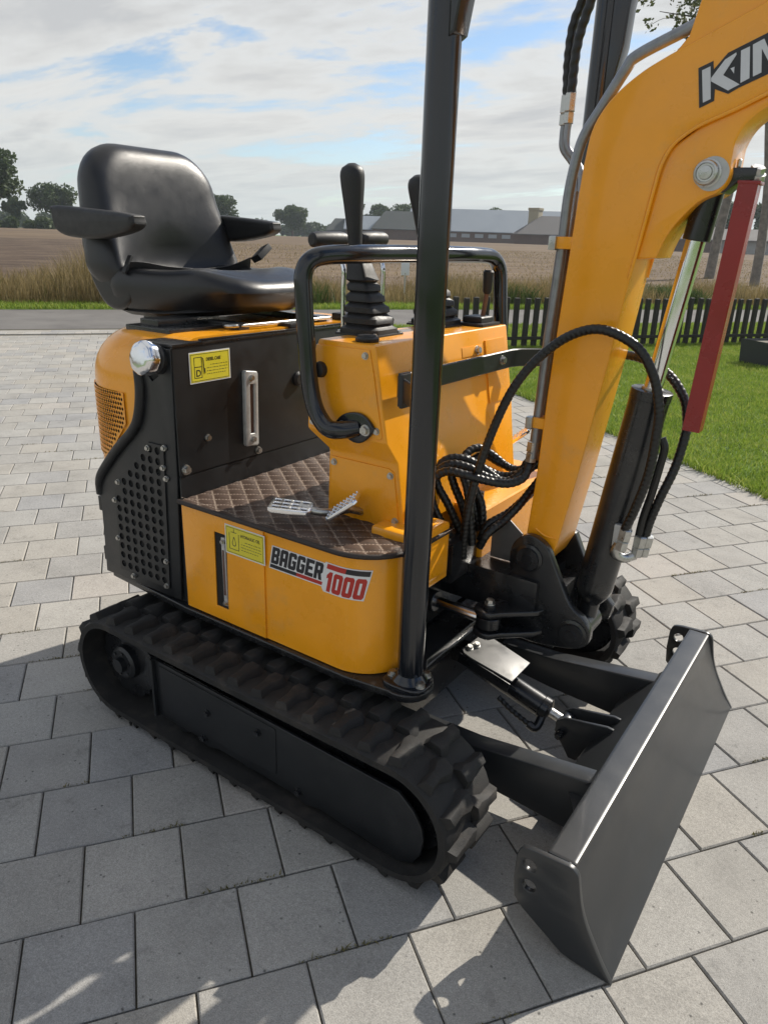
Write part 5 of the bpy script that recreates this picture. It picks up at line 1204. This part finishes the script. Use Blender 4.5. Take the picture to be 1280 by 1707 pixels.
# farm buildings
M['roofgrey'] = material('grey_sheet_roof', (0.20, 0.23, 0.265), .6, 0, .06, .4)
M['rooftile'] = material('brown_grey_tiles', (0.135, 0.125, 0.12), .8, 0, .1, .6)
M['roofdark'] = material('dark_roof', (0.062, 0.070, 0.068), .8, 0, .1, .6)
M['brick'] = material('brick_wall', (0.135, 0.088, 0.072), .9, 0, .12, 2)
M['palewall'] = material('pale_wall', (0.30, 0.30, 0.29), .9, 0, .08, 2)
M['silo'] = material('beige_silo', (0.33, 0.29, 0.20), .7, 0, .08, 1)
M['pane'] = material('window_band', (0.34, 0.38, 0.42), .3)
def barn(name, label, a, b, depth, wall_h, ridge_h, z0, wall, roof, overhang=.4, hip=0.0, windows=0, cat='building', chimney=False):
    a, b = Vector((a[0], a[1], 0)), Vector((b[0], b[1], 0)); L = (b - a).length; d = (b - a).normalized(); nrm = Vector((-d.y, d.x, 0))
    if nrm.dot(a) < 0: nrm = -nrm
    t = thing(name, label, cat, (a.x, a.y, z0), None)
    def P(u, w, z): q = d * u + nrm * w; return (q.x, q.y, z)
    v = [P(0, 0, -1.5), P(L, 0, -1.5), P(L, depth, -1.5), P(0, depth, -1.5), P(0, 0, wall_h), P(L, 0, wall_h), P(L, depth, wall_h), P(0, depth, wall_h)]
    f = [(0, 1, 5, 4), (1, 2, 6, 5), (2, 3, 7, 6), (3, 0, 4, 7)]
    if not hip:
        v += [P(0, depth / 2, ridge_h), P(L, depth / 2, ridge_h)]; f += [(4, 8, 7), (5, 6, 9)]
    ob('wall', pyd('wall', v, f), t, M[wall])
    o = overhang; e = wall_h - .12; th = .12
    r = [P(-o, -o, e), P(L + o, -o, e), P(L + o - hip, depth / 2, ridge_h + .1), P(-o + hip, depth / 2, ridge_h + .1), P(-o, depth + o, e), P(L + o, depth + o, e)]
    rv = r + [(x, y, z - th) for x, y, z in r]
    rf = [(0, 1, 2, 3), (3, 2, 5, 4), (6, 9, 8, 7), (9, 10, 11, 8), (0, 6, 7, 1), (4, 5, 11, 10), (0, 3, 9, 6), (3, 4, 10, 9), (1, 7, 8, 2), (2, 8, 11, 5)]
    if hip: rf += [(0, 4, 3), (1, 2, 5)]
    rf_ = ob('roof', pyd('roof', rv, rf), t, M[roof])
    if chimney: ob('chimney', box('chimney', (0, 0, 0), (.6, .6, 1.0), .03, M=Matrix.Translation(P(L * .4, depth / 2, ridge_h - .3))), rf_, M['brick'])
    for k in range(windows):
        u = L * (k + .5) / windows; w = L / windows * .62; q = [P(u - w / 2, -.06, wall_h * .42), P(u + w / 2, -.06, wall_h * .42), P(u + w / 2, -.06, wall_h * .74), P(u - w / 2, -.06, wall_h * .74)]
        q += [tuple(Vector(c) + nrm * .1) for c in q]
        ob('window', pyd('window', q, [(0, 1, 2, 3), (4, 7, 6, 5), (0, 4, 5, 1), (1, 5, 6, 2), (2, 6, 7, 3), (3, 7, 4, 0)]), t, M['pane'])
    return t
barn('long_barn', 'long barn with a pale grey sheet roof behind the field', (-82.5, 125.0), (-50.0, 140.0), 16, 2.1, 6.1, 1.0, 'brick', 'roofgrey', windows=14)
barn('hipped_barn', 'low building with a brown hipped roof in front of the barn', (-53.0, 111.5), (-40.0, 116.5), 9, 1.7, 4.3, 1.0, 'brick', 'rooftile', hip=4.0)
barn('small_barn', 'small barn with a pale roof left of the brick house', (-91.5, 117.5), (-84.0, 122.5), 9, 1.9, 4.2, 1.0, 'brick', 'roofgrey')
barn('brick_house', 'brick house with a dark hipped roof behind the joysticks', (-86.5, 119.5), (-77.5, 125.4), 8, 2.1, 5.2, 1.0, 'brick', 'roofdark', hip=2.6)
barn('shed', 'dark shed with pointed roof at the left end of the barns', (-95.5, 117.0), (-91.8, 119.6), 6, 1.6, 3.6, 1.0, 'brick', 'roofdark', hip=1.6)
barn('brick_house', 'low brick house with grey tiles under the boom arch', (-29.5, 104.2), (-22.0, 105.9), 8, 1.5, 2.9, 1.0, 'brick', 'rooftile', chimney=False)
barn('brick_house', 'low house with wide grey roof behind the boom rod', (-21.5, 105.9), (-11.0, 107.8), 8, 1.5, 2.7, 1.0, 'palewall', 'rooftile')
si = thing('silo_tower', 'beige square tower beside the long grey barn', 'tower', (-52.3, 117.1, 1.0))
ob('tower_body', box('tower_body', (-.85, -.85, -1), (.85, .85, 5.2), .05), si, M['silo'])
ob('tower_cap', box('tower_cap', (-.95, -.95, 5.2), (.95, .95, 5.6), .05), si, M['silo'])
sg_ = thing('field_sign', 'small white sign post in the verge behind the far joystick', 'sign', (-7.64, 11.79, 0))
ob('post', cyl('post', (0, 0, -.1), (0, 0, .6), .02), sg_, M['zinc'])
ob('sign_board', box('sign_board', (-.012, -.09, .55), (.012, .09, .80), .004, M=Matrix.Rotation(R(-35), 4, 'Z')), sg_, M['white'])

# ------------------------------------------------------------------ haze: thin even air over the whole site
hm = bpy.data.materials.new('haze_air'); hm.use_nodes = True; ht = hm.node_tree; ht.nodes.clear()
hv = N(ht, 'ShaderNodeVolumePrincipled'); hv.inputs['Color'].default_value = (0.80, 0.90, 0.98, 1); hv.inputs['Density'].default_value = 0.0005; hv.inputs['Anisotropy'].default_value = 0.3
ho = N(ht, 'ShaderNodeOutputMaterial'); ht.links.new(hv.outputs[0], ho.inputs['Volume'])
hb = box('haze', (-330, -120, -1.2), (120, 330, 18), 0); ob('haze', hb, None, hm, kind='stuff')
scene.cycles.volume_bounces = 0
